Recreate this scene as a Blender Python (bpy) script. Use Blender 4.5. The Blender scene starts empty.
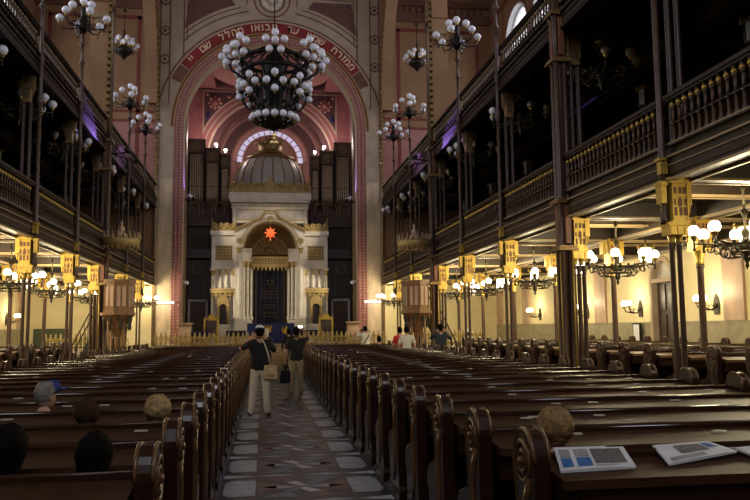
import bpy, math, random
from mathutils import Vector, Matrix, Quaternion
PI = math.pi
R = random.Random(7)
SC = bpy.context.scene
COL = SC.collection

# ------------------------------------------------------------------ materials
def lin(c):
    return tuple(x / 12.92 if x <= .04045 else ((x + .055) / 1.055) ** 2.4 for x in c)

def mat(name, col, rough=.5, metal=0.0, noise=.15, scale=6.0, bump=0.0, coat=0.0, emit=None, estr=0.0, stretch=None, col2=None, spec=.5):
    m = bpy.data.materials.new(name); m.use_nodes = True
    nt = m.node_tree; b = nt.nodes['Principled BSDF']
    b.inputs['Roughness'].default_value = rough; b.inputs['Metallic'].default_value = metal
    b.inputs['Coat Weight'].default_value = coat; b.inputs['Coat Roughness'].default_value = .15
    b.inputs['Specular IOR Level'].default_value = spec
    c1 = tuple(col) + (1,)
    if noise > 0:
        tc = nt.nodes.new('ShaderNodeTexCoord'); mp = nt.nodes.new('ShaderNodeMapping')
        nz = nt.nodes.new('ShaderNodeTexNoise'); rp = nt.nodes.new('ShaderNodeValToRGB')
        nz.inputs['Scale'].default_value = scale; nz.inputs['Detail'].default_value = 6
        if stretch: mp.inputs['Scale'].default_value = stretch
        nt.links.new(tc.outputs['Object'], mp.inputs[0]); nt.links.new(mp.outputs[0], nz.inputs['Vector'])
        nt.links.new(nz.outputs[0], rp.inputs[0])
        d = col2 if col2 else tuple(x * (1 - noise) for x in col)
        e = col if col2 else tuple(min(1, x * (1 + noise)) for x in col)
        rp.color_ramp.elements[0].position = .3; rp.color_ramp.elements[1].position = .7
        rp.color_ramp.elements[0].color = tuple(d) + (1,); rp.color_ramp.elements[1].color = tuple(e) + (1,)
        nt.links.new(rp.outputs[0], b.inputs['Base Color'])
        if bump:
            bp = nt.nodes.new('ShaderNodeBump'); bp.inputs['Strength'].default_value = bump; bp.inputs['Distance'].default_value = .02
            nt.links.new(nz.outputs[0], bp.inputs['Height']); nt.links.new(bp.outputs[0], b.inputs['Normal'])
    else:
        b.inputs['Base Color'].default_value = c1
    if emit:
        b.inputs['Emission Color'].default_value = tuple(emit) + (1,); b.inputs['Emission Strength'].default_value = estr
        try: m.cycles.emission_sampling = 'NONE'
        except Exception: pass
    return m

M = {}
M['pew'] = mat('pew_wood', (.021, .0075, .0036), .32, noise=.4, scale=5, stretch=(1, 6, 14), coat=.3)
M['pewtop'] = mat('pew_ledge_wood', (.048, .02, .009), .48, noise=.35, scale=5, stretch=(1, 8, 8), spec=.3)
M['sidetop'] = mat('side_ledge_lamplit_wood', (.13, .066, .022), .4, noise=.3, scale=5, stretch=(1, 8, 8))  # same wood as the nave ledges, lightened to paint in the lamplight
M['pewrail'] = mat('pew_rail_polish', (.03, .012, .006), .17, noise=.3, scale=5, stretch=(1, 8, 8), coat=.4)
M['pewend'] = mat('pew_end_wood', (.02, .0065, .0035), .28, noise=.4, scale=5, stretch=(6, 6, 1.5), coat=.35)
M['pewglint'] = mat('pew_bead_highlight', (.13, .065, .025), .3, noise=.3, scale=20)  # beads and scrolls of the pew ends, golden highlights painted in as colour
M['gal'] = mat('gallery_wood', (.03, .016, .0095), .5, noise=.35, scale=4, stretch=(8, 1, 8), spec=.2)
M['balust'] = mat('baluster_brown', (.075, .042, .022), .5, noise=.25, scale=9)
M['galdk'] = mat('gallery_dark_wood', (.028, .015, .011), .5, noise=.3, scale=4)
M['beam'] = mat('beam_brown', (.022, .013, .006), .5, noise=.25, scale=4)
M['cream'] = mat('cream_moulding', (.3, .21, .1), .5, noise=.1)
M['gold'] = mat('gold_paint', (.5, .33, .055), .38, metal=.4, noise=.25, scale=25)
M['golddk'] = mat('muted_and_shaded_gold', (.2, .12, .035), .45, metal=.4, noise=.3, scale=25)
M['brass'] = mat('brass', (.8, .6, .22), .3, metal=.9, noise=.1)
M['iron'] = mat('black_iron', (.02, .017, .013), .42, metal=.6, noise=.3)
M['ironb'] = mat('bronze_iron', (.055, .045, .025), .42, metal=.5, noise=.3)
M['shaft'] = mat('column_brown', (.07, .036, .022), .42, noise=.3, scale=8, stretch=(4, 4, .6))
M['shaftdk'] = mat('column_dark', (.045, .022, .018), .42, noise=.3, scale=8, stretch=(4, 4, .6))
M['bronze'] = mat('bronze_shaft', (.27, .19, .1), .42, metal=.3, noise=.25, scale=10)
M['rust'] = mat('rust_red_panel', (.16, .05, .02), .5, noise=.2)
M['tan'] = mat('tan_plaster', (.29, .16, .08), .85, noise=.13, scale=1.2)
M['tanred'] = mat('rose_plaster', (.42, .19, .16), .85, noise=.1, scale=1.5)
M['sand'] = mat('sand_plaster', (.47, .36, .26), .85, noise=.12, scale=1.5)
M['redline'] = mat('red_paint_line', (.2, .045, .03), .8, noise=.15)
M['brownline'] = mat('brown_paint_line', (.17, .075, .05), .8, noise=.15)
M['textred'] = mat('deep_red_paint', (.25, .018, .02), .7, noise=.18, scale=3)
M['pink'] = mat('pink_paint', (.33, .115, .11), .8, noise=.15, scale=4)
M['pinkgrey'] = mat('mauve_grey_paint', (.25, .17, .18), .8, noise=.15, scale=2)
M['apse'] = mat('apse_brown_rose', (.28, .13, .1), .8, noise=.2, scale=1.0)
M['apsedk'] = mat('apse_dark_band', (.1, .04, .04), .8, noise=.2)
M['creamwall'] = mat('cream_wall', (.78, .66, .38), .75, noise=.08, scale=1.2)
M['pilaster'] = mat('marbled_pilaster', (.5, .33, .22), .5, noise=.25, scale=2.0, stretch=(1, 1, .4))
M['pierface'] = mat('marbled_pier', (.6, .46, .3), .55, noise=.25, scale=1.8, stretch=(1.4, 1, .45))
M['dado'] = mat('grey_green_dado', (.33, .28, .17), .6, noise=.2, scale=4)
M['marble'] = mat('white_marble', (.72, .66, .56), .35, noise=.12, scale=2.5)
M['marble2'] = mat('grey_marble', (.5, .46, .42), .35, noise=.2, scale=2.5)
M['dome'] = mat('grey_dome_tiles', (.42, .40, .36), .45, noise=.12, scale=8)
M['organ'] = mat('organ_dark_wood', (.07, .035, .018), .5, noise=.3)
M['pipe'] = mat('organ_pipe_tin', (.34, .26, .18), .35, metal=.6, noise=.2)
M['navy'] = mat('navy_velvet', (.005, .006, .022), .9, noise=.2, scale=12)
M['blue'] = mat('royal_blue_cloth', (.012, .02, .11), .85, noise=.2, scale=12)
M['black'] = mat('black_cloth', (.008, .008, .009), .9, noise=.2, scale=30)
M['white'] = mat('white_enamel', (.85, .85, .83), .4, noise=0)
M['glass'] = mat('pale_glass_globe', (.88, .87, .95), .16, noise=0, coat=.5)
M['lantern'] = mat('dull_lantern_glass', (.22, .22, .21), .3, noise=.1)
M['lit'] = mat('lit_globe', (1, .9, .75), .3, noise=0, emit=(1, .88, .62), estr=6)
M['litw'] = mat('lit_tube', (1, 1, .95), .3, noise=0, emit=(1, .97, .88), estr=3)
M['day'] = mat('daylit_pane', (.8, .8, .8), .3, noise=0, emit=(.88, .9, 1), estr=1.3)
M['daydim'] = mat('dim_daylit_pane', (.5, .45, .6), .3, noise=0, emit=(.75, .72, 1), estr=.55)
M['ember'] = mat('red_lamp_glass', (.9, .2, .05), .3, noise=0, emit=(1, .13, .04), estr=.9)
M['stair'] = mat('dark_stair_wood', (.03, .022, .012), .45, noise=.3)
M['pulpit'] = mat('pulpit_wood', (.24, .12, .05), .45, noise=.3, scale=6)
M['floor'] = mat('dark_floorboards', (.04, .022, .014), .5, noise=.3, scale=3, stretch=(8, 1, 1))
M['carpet'] = mat('tan_stair_runner', (.3, .21, .11), .9, noise=.2, scale=20)
M['tdk'] = mat('tile_charcoal', (.045, .047, .05), .4, noise=.3, scale=5)
M['tlt'] = mat('tile_pale_grey', (.36, .38, .42), .4, noise=.25, scale=9)
M['tbl'] = mat('tile_blue_grey', (.13, .17, .24), .4, noise=.25, scale=9)
M['trs'] = mat('tile_rust', (.15, .08, .065), .4, noise=.3, scale=9)
M['twh'] = mat('tile_white', (.55, .57, .6), .4, noise=.2, scale=9)
M['paper'] = mat('newsprint', (.72, .74, .78), .6, noise=.05)
M['pblue'] = mat('print_blue', (.03, .14, .42), .6, noise=.1)
M['pgrey'] = mat('print_grey', (.3, .31, .32), .6, noise=.35, scale=40)
M['pdark'] = mat('print_photo_dark', (.03, .04, .07), .6, noise=.8, scale=60, col2=(.2, .19, .19))
M['plate'] = mat('name_plate', (.6, .56, .48), .3, noise=.05)
M['skin'] = mat('skin', (.52, .3, .2), .55, noise=.05)
M['skindk'] = mat('skin_tanned', (.36, .19, .12), .55, noise=.05)
M['shirtbk'] = mat('black_shirt', (.006, .006, .007), .85, noise=.2, scale=20)
M['shirtwh'] = mat('white_shirt', (.72, .68, .6), .85, noise=.08, scale=12)
M['shirtrd'] = mat('red_shirt', (.6, .035, .03), .85, noise=.1, scale=12)
M['shirtgn'] = mat('dark_green_shirt', (.01, .022, .016), .85, noise=.2, scale=12)
M['jacket'] = mat('dark_blue_jacket', (.018, .024, .04), .8, noise=.2, scale=12)
M['beige'] = mat('beige_trousers', (.62, .52, .4), .85, noise=.12, scale=9, bump=.3)
M['khaki'] = mat('khaki_trousers', (.33, .25, .14), .85, noise=.12, scale=9, bump=.3)
M['shoe'] = mat('dark_shoe', (.015, .012, .01), .5, noise=.1)
M['hairdk'] = mat('dark_hair', (.006, .0045, .004), .85, noise=.3, scale=40, bump=.5, spec=.08)
M['hairbn'] = mat('brown_hair', (.045, .024, .012), .8, noise=.4, scale=30, bump=.6, spec=.1)
M['hairbl'] = mat('blond_grey_hair', (.34, .23, .1), .7, noise=.45, scale=28, bump=.8)
M['hairgr'] = mat('grey_hair', (.22, .2, .18), .7, noise=.4, scale=28, bump=.6)
M['hairgb'] = mat('sandy_hair', (.25, .15, .055), .7, noise=.5, scale=26, bump=.8)
M['scarf'] = mat('pale_scarf', (.6, .55, .48), .85, noise=.15, scale=12)
M['strap'] = mat('pale_strap', (.55, .5, .42), .8, noise=.05)
M['bag'] = mat('canvas_bag', (.5, .36, .2), .85, noise=.2, scale=14)
M['capblue'] = mat('blue_cap', (.015, .04, .2), .8, noise=.1)
M['lettering'] = mat('cream_lettering', (.8, .66, .42), .7, noise=.05)
M['pattern'] = mat('dark_rose_pattern', (.2, .095, .075), .8, noise=.8, scale=9, col2=(.1, .045, .04))
M['lace'] = mat('gilt_lattice', (.4, .28, .1), .5, metal=.2, noise=.35, scale=30)
M['greenp'] = mat('green_panel', (.035, .06, .02), .5, noise=.3, scale=5)

# ------------------------------------------------------------------ mesh builder
class G:
    def __init__(s): s.v = []; s.f = []; s.m = []; s.sm = []; s.cur = 0
    def mi(s, i): s.cur = i; return s
    def face(s, idx, smooth=False): s.f.append(idx); s.m.append(s.cur); s.sm.append(smooth)
    def box(s, x0, x1, y0, y1, z0, z1):
        n = len(s.v); s.v += [(x0, y0, z0), (x1, y0, z0), (x1, y1, z0), (x0, y1, z0), (x0, y0, z1), (x1, y0, z1), (x1, y1, z1), (x0, y1, z1)]
        for q in ((0, 3, 2, 1), (4, 5, 6, 7), (0, 1, 5, 4), (1, 2, 6, 5), (2, 3, 7, 6), (3, 0, 4, 7)): s.face([n + i for i in q])
        return s
    def cbox(s, x, y, z, w, d, h): return s.box(x - w / 2, x + w / 2, y - d / 2, y + d / 2, z, z + h)
    def lathe(s, prof, c=(0, 0, 0), n=12, smooth=True, a0=0.0, a1=2 * PI, axis='z', sx=1, sy=1):
        full = abs(a1 - a0 - 2 * PI) < 1e-6; k = n if full else n + 1
        b = len(s.v)
        for r, z in prof:
            for i in range(k):
                a = a0 + (a1 - a0) * i / n
                x, y = r * math.cos(a) * sx, r * math.sin(a) * sy
                if axis == 'z': p = (c[0] + x, c[1] + y, c[2] + z)
                elif axis == 'y': p = (c[0] + x, c[1] - z, c[2] + y)
                else: p = (c[0] + z, c[1] + x, c[2] + y)
                s.v.append(p)
        for j in range(len(prof) - 1):
            for i in range(n):
                i2 = (i + 1) % k
                if not full and i + 1 >= k: continue
                s.face([b + j * k + i, b + j * k + i2, b + (j + 1) * k + i2, b + (j + 1) * k + i], smooth)
        if full:
            if prof[0][0] > 1e-5: s.face([b + i for i in range(k)][::-1])
            if prof[-1][0] > 1e-5: s.face([b + (len(prof) - 1) * k + i for i in range(k)])
        return s
    def cyl(s, x, y, z0, z1, r, r1=None, n=10): return s.lathe([(r, z0), (r if r1 is None else r1, z1)], (x, y, 0), n)
    def ball(s, c, r, n=10, m=7, sz=1.0, sx=1, sy=1):
        return s.lathe([(r * math.sin(PI * j / m) if 0 < j < m else 1e-6, -r * sz * math.cos(PI * j / m)) for j in range(m + 1)], c, n, sx=sx, sy=sy)
    def tube(s, pts, r, n=6, closed=False, cap=True):
        P = [Vector(p) for p in pts]; rr = r if isinstance(r, (list, tuple)) else [r] * len(P); b = len(s.v); N = len(P)
        up = Vector((0, 0, 1)); u = None
        for i in range(N):
            a = P[(i - 1) % N] if (i > 0 or closed) else P[i]; c = P[(i + 1) % N] if (i < N - 1 or closed) else P[i]
            t = (c - a).normalized()
            if u is None:
                u = t.orthogonal().normalized()
            else:
                u = (u - t * u.dot(t))
                u = u.normalized() if u.length > 1e-6 else t.orthogonal().normalized()
            w = t.cross(u)
            for k in range(n):
                g = 2 * PI * k / n; s.v.append(tuple(P[i] + (u * math.cos(g) + w * math.sin(g)) * rr[i]))
        for i in range(N if closed else N - 1):
            i2 = (i + 1) % N
            for k in range(n):
                k2 = (k + 1) % n; s.face([b + i * n + k, b + i * n + k2, b + i2 * n + k2, b + i2 * n + k], True)
        if cap and not closed:
            s.face([b + k for k in range(n)][::-1]); s.face([b + (N - 1) * n + k for k in range(n)])
        return s
    def prism(s, poly, t0, t1, plane='xz', smooth=False):
        # poly: 2-D outline; plane xz -> thickness on y; yz -> on x; xy -> on z
        def P(a, b, t): return {'xz': (a, t, b), 'yz': (t, a, b), 'xy': (a, b, t)}[plane]
        n = len(poly); b = len(s.v)
        ar = sum(poly[i][0] * poly[(i + 1) % n][1] - poly[(i + 1) % n][0] * poly[i][1] for i in range(n))
        poly = list(poly) if ar > 0 else list(poly)[::-1]
        s.v += [P(a, c, t0) for a, c in poly] + [P(a, c, t1) for a, c in poly]
        lo = [b + i for i in range(n)]; hi = [b + n + i for i in range(n)]
        s.face(lo if plane == 'xz' else lo[::-1]); s.face(hi[::-1] if plane == 'xz' else hi)
        for i in range(n):
            j = (i + 1) % n; q = [b + i, b + j, b + n + j, b + n + i]
            s.face(q[::-1] if plane == 'xz' else q, smooth)
        return s
    def ring(s, cx, cz, r0, r1, a0, a1, t0, t1, n=32, plane='xz'):
        # annulus sector with thickness, quads
        def P(a, b, t): return {'xz': (a, t, b), 'yz': (t, a, b), 'xy': (a, b, t)}[plane]
        b = len(s.v)
        for i in range(n + 1):
            a = a0 + (a1 - a0) * i / n; c, d = math.cos(a), math.sin(a)
            for r, t in ((r0, t0), (r1, t0), (r1, t1), (r0, t1)): s.v.append(P(cx + r * c, cz + r * d, t))
        for i in range(n):
            for k in range(4):
                k2 = (k + 1) % 4; s.face([b + i * 4 + k, b + i * 4 + k2, b + (i + 1) * 4 + k2, b + (i + 1) * 4 + k])
        s.face([b + k for k in range(4)]); s.face([b + n * 4 + k for k in range(4)][::-1])
        return s
    def archwall(s, u0, u1, z0, z1, uc, half, sill, spring, t0, t1, plane='xz', n=20):
        # a wall panel with a round-headed opening (sill to spring, then a half circle)
        def bx(a, b, c, d):
            if b - a > 1e-4 and d - c > 1e-4:
                if plane == 'xz': s.box(a, b, t0, t1, c, d)
                else: s.box(t0, t1, a, b, c, d)
        bx(u0, u1, z0, sill); bx(u0, uc - half, sill, spring); bx(uc + half, u1, sill, spring)
        for side in (0, 1):
            pts = []
            for i in range(n // 2 + 1):
                a = (PI - PI / 2 * i / (n // 2)) if side == 0 else (PI / 2 * i / (n // 2))
                pts.append((uc + half * math.cos(a), spring + half * math.sin(a)))
            ue = u0 if side == 0 else u1
            # fan of quads to the top/side edge keeps faces convex
            top = [(ue + (uc - ue) * i / (n // 2), z1) for i in range(n // 2 + 1)] if side == 0 else [(ue + (uc - ue) * i / (n // 2), z1) for i in range(n // 2 + 1)]
            if abs(ue - pts[0][0]) > 1e-4:
                s.prism([(ue, spring), pts[0], (ue, z1)], t0, t1, plane)
            for i in range(n // 2):
                s.prism([pts[i], pts[i + 1], top[i + 1], top[i]], t0, t1, plane)
        return s
    def mesh(s, name, mats):
        me = bpy.data.meshes.new(name); me.from_pydata(s.v, [], s.f)
        for m in (mats if isinstance(mats, (list, tuple)) else [mats]): me.materials.append(M[m] if isinstance(m, str) else m)
        me.polygons.foreach_set('material_index', s.m); me.polygons.foreach_set('use_smooth', s.sm); me.update()
        return me
    def build(s, name, mats, parent=None, loc=None, rotz=0.0):
        return put(name, s.mesh(name, mats), parent, loc, rotz)

def put(name, me, parent=None, loc=None, rotz=0.0):
    o = bpy.data.objects.new(name, me); COL.objects.link(o)
    if parent: o.parent = parent
    if loc: o.location = loc
    o.rotation_euler[2] = rotz
    return o
def tag(o, label, cat, group=None):
    o['label'] = label; o['category'] = cat
    if group: o['group'] = group
    return o
def thing(name, label, cat, loc=(0, 0, 0), rotz=0.0, group=None):
    o = bpy.data.objects.new(name, None); COL.objects.link(o); o.empty_display_size = .1
    o.location = loc; o.rotation_euler[2] = rotz
    return tag(o, label, cat, group)
def struct(o): o['kind'] = 'structure'; return o
def kids(o): return [c for c in KIDS.get(o.name, [])]
def copy_tree(o, loc=None, rotz=None, label=None, group=None, parent=None):
    c = o.copy(); COL.objects.link(c)
    if parent: c.parent = parent
    if loc is not None: c.location = loc
    if rotz is not None: c.rotation_euler[2] = rotz
    if label: c['label'] = label
    if group: c['group'] = group
    for ch in list(o.children): copy_tree(ch, parent=c)
    return c
ORD = 'first second third fourth fifth sixth seventh eighth ninth tenth eleventh twelfth thirteenth fourteenth fifteenth sixteenth seventeenth eighteenth nineteenth twentieth'.split()
ORD += ['twenty-' + x for x in ORD[:9]] + ['thirtieth'] + ['thirty-' + x for x in ORD[:9]]
def ordw(n): return ORD[n]
WIN, OPP = 'on the newspaper side', 'on the blue-cap side'
def sidew(s): return WIN if s > 0 else OPP

def plight(name, loc, power, col=(1, .84, .52), rad=.25, parent=None):
    l = bpy.data.lights.new(name, 'POINT'); l.energy = power; l.color = col; l.shadow_soft_size = rad
    o = bpy.data.objects.new(name, l); COL.objects.link(o); o.location = loc
    if parent: o.parent = parent
    return o
def aim(o, d): o.rotation_euler = Vector(d).to_track_quat('-Z', 'Y').to_euler(); return o
def alight(name, loc, d, sx, sy, power, col=(1, 1, 1)):
    l = bpy.data.lights.new(name, 'AREA'); l.shape = 'RECTANGLE'; l.size = sx; l.size_y = sy; l.energy = power; l.color = col
    o = bpy.data.objects.new(name, l); COL.objects.link(o); o.location = loc; return aim(o, d)
def slight(name, loc, tgt, power, ang, col=(1, 1, 1), rad=.1, blend=.5):
    l = bpy.data.lights.new(name, 'SPOT'); l.energy = power; l.spot_size = ang; l.spot_blend = blend; l.color = col; l.shadow_soft_size = rad
    o = bpy.data.objects.new(name, l); COL.objects.link(o); o.location = loc; return aim(o, Vector(tgt) - Vector(loc))

# ------------------------------------------------------------------ layout
CX = .35                      # nave axis
XR, XL = CX + 5.85, CX - 5.85 # column lines
WR, WL = CX + 12.05, CX - 12.05
S = 4.05
def YK(k): return 10.8 + S * (k - 2)
YE = 39.5                     # end wall
ZTOP = 21.0
# lamp powers (W) and exposure
P_CHAND, P_LANT, P_SCON, P_SPOT, P_WIN, P_REAR, P_APSE, P_VIO, P_UP, EXPO = 130, 50, 35, 380, 90, 850, 1800, 800, 75, 0.0
# ------------------------------------------------------------------ setting: floors
g = G(); g.box(WL, WR, -5, 50, -.2, -.005); struct(g.build('floor', 'floor'))
# tiled aisle runner between the pew blocks: one floor mesh with its tile pattern
g = G(); g.box(-.52, 1.38, 2.2, 33.2, -.005, .004)
c0 = .42; per = 1.33
def flat(pts, mi):
    g.mi(mi); n = len(g.v); g.v += [(x, y, .0065) for x, y in pts]; g.face([n + i for i in range(len(pts))])
y = 2.6
while y < 32.5:
    for sx in (-1, 1):
        a, b = c0 + sx * .83, c0 + sx * .5
        flat([(a, y + .14), (a + (b - a) * .2, y), (b, y + .02), (b, y + .8), (a + (b - a) * .2, y + .82), (a, y + .7)][::sx], 1)
        flat([(c0 + sx * .86, y + .95), (c0 + sx * .5, y + 1.05), (c0 + sx * .86, y + 1.15)][::sx], 5)
        flat([(c0 + sx * .5, y + 1.06), (c0 + sx * .3, y + .99), (c0 + sx * .04, y + 1.06), (c0 + sx * .3, y + 1.13)][::-sx], 1)
        flat([(c0 + sx * .47, y + .1), (c0 + sx * .47, y + .72), (c0 + sx * .28, y + .56), (c0 + sx * .28, y + .26)][::sx], 3)
        flat([(c0 + sx * .45, y + .9), (c0 + sx * .16, y + .62), (c0 + sx * .05, y + .93)][::-sx], 2 if sx > 0 else 3)
        flat([(c0 + sx * .45, y - .08), (c0 + sx * .16, y + .2), (c0 + sx * .05, y - .1)][::sx], 3 if sx > 0 else 2)
        flat([(c0 + sx * .03, y + .41), (c0 + sx * .27, y + .32), (c0 + sx * .44, y + .41), (c0 + sx * .27, y + .5)][::-sx], 1)
    flat([(c0 - .02, y + .43), (c0 - .2, y + .66), (c0 - .06, y + .7), (c0 + .05, y + .47)], 5)
    flat([(c0 + .02, y + .39), (c0 + .2, y + .16), (c0 + .06, y + .12), (c0 - .05, y + .35)], 5)
    flat([(c0 - .02, y + .38), (c0 - .24, y + .24), (c0 - .08, y + .14)], 2)
    flat([(c0 + .02, y + .44), (c0 + .24, y + .58), (c0 + .08, y + .68)], 2)
    y += per
# thin pale border lines
flat([(c0 - .9, 2.3), (c0 - .87, 2.3), (c0 - .87, 33), (c0 - .9, 33)], 2)
flat([(c0 + .87, 2.3), (c0 + .9, 2.3), (c0 + .9, 33), (c0 + .87, 33)], 2)
struct(g.build('floor_aisle', ['tdk', 'tlt', 'tbl', 'trs', 'trs', 'twh']))
for s_, nm in ((1, 'right'), (-1, 'left')):
    xo = WR if s_ > 0 else WL; xi = CX + s_ * 6.45
    g = G(); g.box(min(xi, xo), max(xi, xo), 2.0, 33.4, -.01, .18); struct(g.build('floor_platform_' + nm, 'floor'))

# ------------------------------------------------------------------ outer walls with windows
nwin = 0; ndoor = 0
WIN_LIGHTS = []
for s_, nm in ((1, 'right'), (-1, 'left')):
    X0 = WR if s_ > 0 else WL; X1 = X0 + s_ * .5
    t0, t1 = min(X0, X1), max(X0, X1)
    w = bpy.data.objects.new('wall_' + nm, None); COL.objects.link(w); struct(w)
    # ground level: cream plaster (built in pieces round the lunette door on the window side)
    g = G()
    DY = 22.25
    if s_ > 0:
        g.archwall(-5, 39.5, 0, 4.3, DY, .62, 0, 3.1, t0, t1, plane='yz')
    else:
        g.box(t0, t1, -5, 39.5, 0, 4.3)
    struct(g.build('wall_' + nm + '_lower', 'creamwall', w))
    g = G()
    for a, b in (((-5, DY - .72), (DY + .72, 39.5)) if s_ > 0 else ((-5, 39.5),)):
        x = X0 - s_ * .03; g.box(min(x, X0), max(x, X0), a, b, 0, 1.72); x = X0 - s_ * .05; g.box(min(x, X0), max(x, X0), a, b, 1.72, 1.78)
    struct(g.build('baseboard_' + nm, 'dado', w))
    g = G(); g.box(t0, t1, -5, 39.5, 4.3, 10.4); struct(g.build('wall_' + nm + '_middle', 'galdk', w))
    # upper level: one arched opening per bay
    g = G()
    for k in range(0, 9):
        g.archwall(YK(k) - S / 2, YK(k) + S / 2, 10.4, ZTOP, YK(k), 1.7, 10.9, 16.0, t0, t1, plane='yz', n=20)
    g.box(t0, t1, -5, YK(0) - S / 2, 10.4, ZTOP); g.box(t0, t1, YK(8) + S / 2, 39.6, 10.4, ZTOP)
    struct(g.build('wall_' + nm + '_upper', 'tan', w))
    # painted frame lines on the upper wall
    g = G(); x = X0 - s_ * .012
    for k in range(0, 9):
        yc = YK(k)
        g.ring(yc, 16, 1.8, 1.88, 0, PI, min(x, X0), max(x, X0), 20, 'yz')
        for q in (-1, 1): g.box(min(x, X0), max(x, X0), yc + q * 1.84 - .04, yc + q * 1.84 + .04, 10.4, 16)
        g.box(min(x, X0), max(x, X0), YK(k) + S / 2 - .06, YK(k) + S / 2 + .06, 10.4, 18.5)
    g.box(min(x, X0), max(x, X0), 0, 39.4, 18.4, 18.65)
    struct(g.build('trim_%d' % (1 if s_ > 0 else 2), 'redline', w))
    # pilaster strips on the ground-level wall
    g = G(); x = X0 - s_ * .08
    for k in range(0, 10):
        yc = YK(k) + 3.7
        if k == 9 or (s_ > 0 and k == 4): continue
        g.box(min(x, X0), max(x, X0), yc - .45, yc + .45, 1.78, 4.2)
    struct(g.build('trim_%d' % (3 if s_ > 0 else 4), 'pilaster', w))
    for k in range(1, 9):
        nwin += 1; yc = YK(k)
        wo = bpy.data.objects.new('window_%d' % nwin, None); COL.objects.link(wo); struct(wo); wo.location = (X0, yc, 10.9)
        g = G(); x0, x1 = sorted((s_ * .40, s_ * .44))
        g.box(x0, x1, -1.7, 1.7, 0, 5.1)
        pts = [(1.7 * math.cos(PI * i / 16), 5.1 + 1.7 * math.sin(PI * i / 16)) for i in range(17)]
        g.prism(pts, x0, x1, 'yz'); struct(g.build('window_pane', 'day', wo))
        g = G(); x0, x1 = sorted((s_ * .26, s_ * .38))
        g.ring(0, 5.1, 1.52, 1.7, 0, PI, x0, x1, 20, 'yz'); g.ring(0, 5.1, .8, .9, 0, PI, x0, x1, 16, 'yz')
        for q in (-1.61, 0, 1.61): g.box(x0, x1, q - .08, q + .08, 0, 5.1)
        g.box(x0, x1, -1.6, 1.6, 2.4, 2.5); g.box(x0, x1, -1.7, 1.7, -.0, .12); g.box(x0, x1, -1.6, 1.6, 5.04, 5.16)
        struct(g.build('window_frame', 'white', wo))
        g = G(); x0, x1 = sorted((-s_ * .02, s_ * .26))
        g.ring(0, 5.1, 1.64, 1.72, 0, PI, x0, x1, 20, 'yz')
        for q in (-1.68, 1.68): g.box(x0, x1, q - .04, q + .04, 0, 5.1)
        struct(g.build('window_reveal', 'white', wo))
        WIN_LIGHTS.append((s_, X0 - s_ * .1, yc))
# lunette door on the window-side wall
d = bpy.data.objects.new('door_1', None); COL.objects.link(d); struct(d); d.location = (WR, 22.25, 0)
g = G(); g.box(.15, .22, -.62, .62, 0, 3.05); struct(g.build('door_leaf', 'galdk', d))
g = G()
for q in (-1, 1):
    for z in (.25, 1.2, 2.15): g.box(.12, .15, q * .3 - .2, q * .3 + .2, z, z + .8)
struct(g.build('door_panel', 'shaftdk', d))
g = G(); g.prism([(.62 * math.cos(PI * i / 16), 3.12 + .62 * math.sin(PI * i / 16)) for i in range(17)], .15, .2, 'yz'); struct(g.build('door_lunette', 'marble2', d))
g = G(); g.ring(0, 3.1, .6, .74, 0, PI, -.06, .16, 16, 'yz'); g.box(-.05, .16, -.74, .74, 3.02, 3.14)
for q in (-.67, .67): g.box(-.06, .16, q - .07, q + .07, 0, 3.12)
struct(g.build('door_frame', 'sand', d))

# rear wall with its tall window (behind the camera)
g = G(); g.archwall(WL, WR, 0, ZTOP, CX, 3.2, 9.5, 14.5, -5.3, -5.0, n=24); struct(g.build('wall_back', 'tan'))
wo = bpy.data.objects.new('window_40', None); COL.objects.link(wo); struct(wo); wo.location = (CX, -5.15, 9.5)
g = G(); g.box(-3.2, 3.2, -.1, -.05, 0, 5); g.prism([(3.2 * math.cos(PI * i / 20), 5 + 3.2 * math.sin(PI * i / 20)) for i in range(21)], -.1, -.05); struct(g.build('window_pane', 'day', wo))
g = G()
for q in (-1.6, 0, 1.6): g.box(q - .06, q + .06, -.04, .06, 0, 7)
g.ring(0, 5, 3.0, 3.2, 0, PI, -.04, .1, 24); g.ring(0, 5, 1.5, 1.6, 0, PI, -.04, .1, 24); struct(g.build('window_frame', 'white', wo))
# ceiling
g = G(); g.box(WL, WR, -5.3, 40.2, ZTOP, ZTOP + .3); struct(g.build('ceiling', 'tan'))
g = G()
for k in range(0, 10):
    g.box(CX - 5.5, CX + 5.5, YK(k) - .15, YK(k) + .15, ZTOP - .25, ZTOP)
for x in (-3.6, 0, 3.6): g.box(CX + x - .12, CX + x + .12, -5, 39.4, ZTOP - .2, ZTOP)
struct(g.build('trim_5', 'rust'))

# ------------------------------------------------------------------ end wall with the great arch
ZC, RI = 12.2, 4.53
w = bpy.data.objects.new('wall_end', None); COL.objects.link(w); struct(w)
g = G(); g.archwall(XL - .1, XR + .1, 0, ZTOP, CX, RI, 0, ZC, YE, YE + .9, n=48); struct(g.build('wall_end_arch', 'sand', w))
g = G(); y0, y1 = YE - .05, YE + .001
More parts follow.
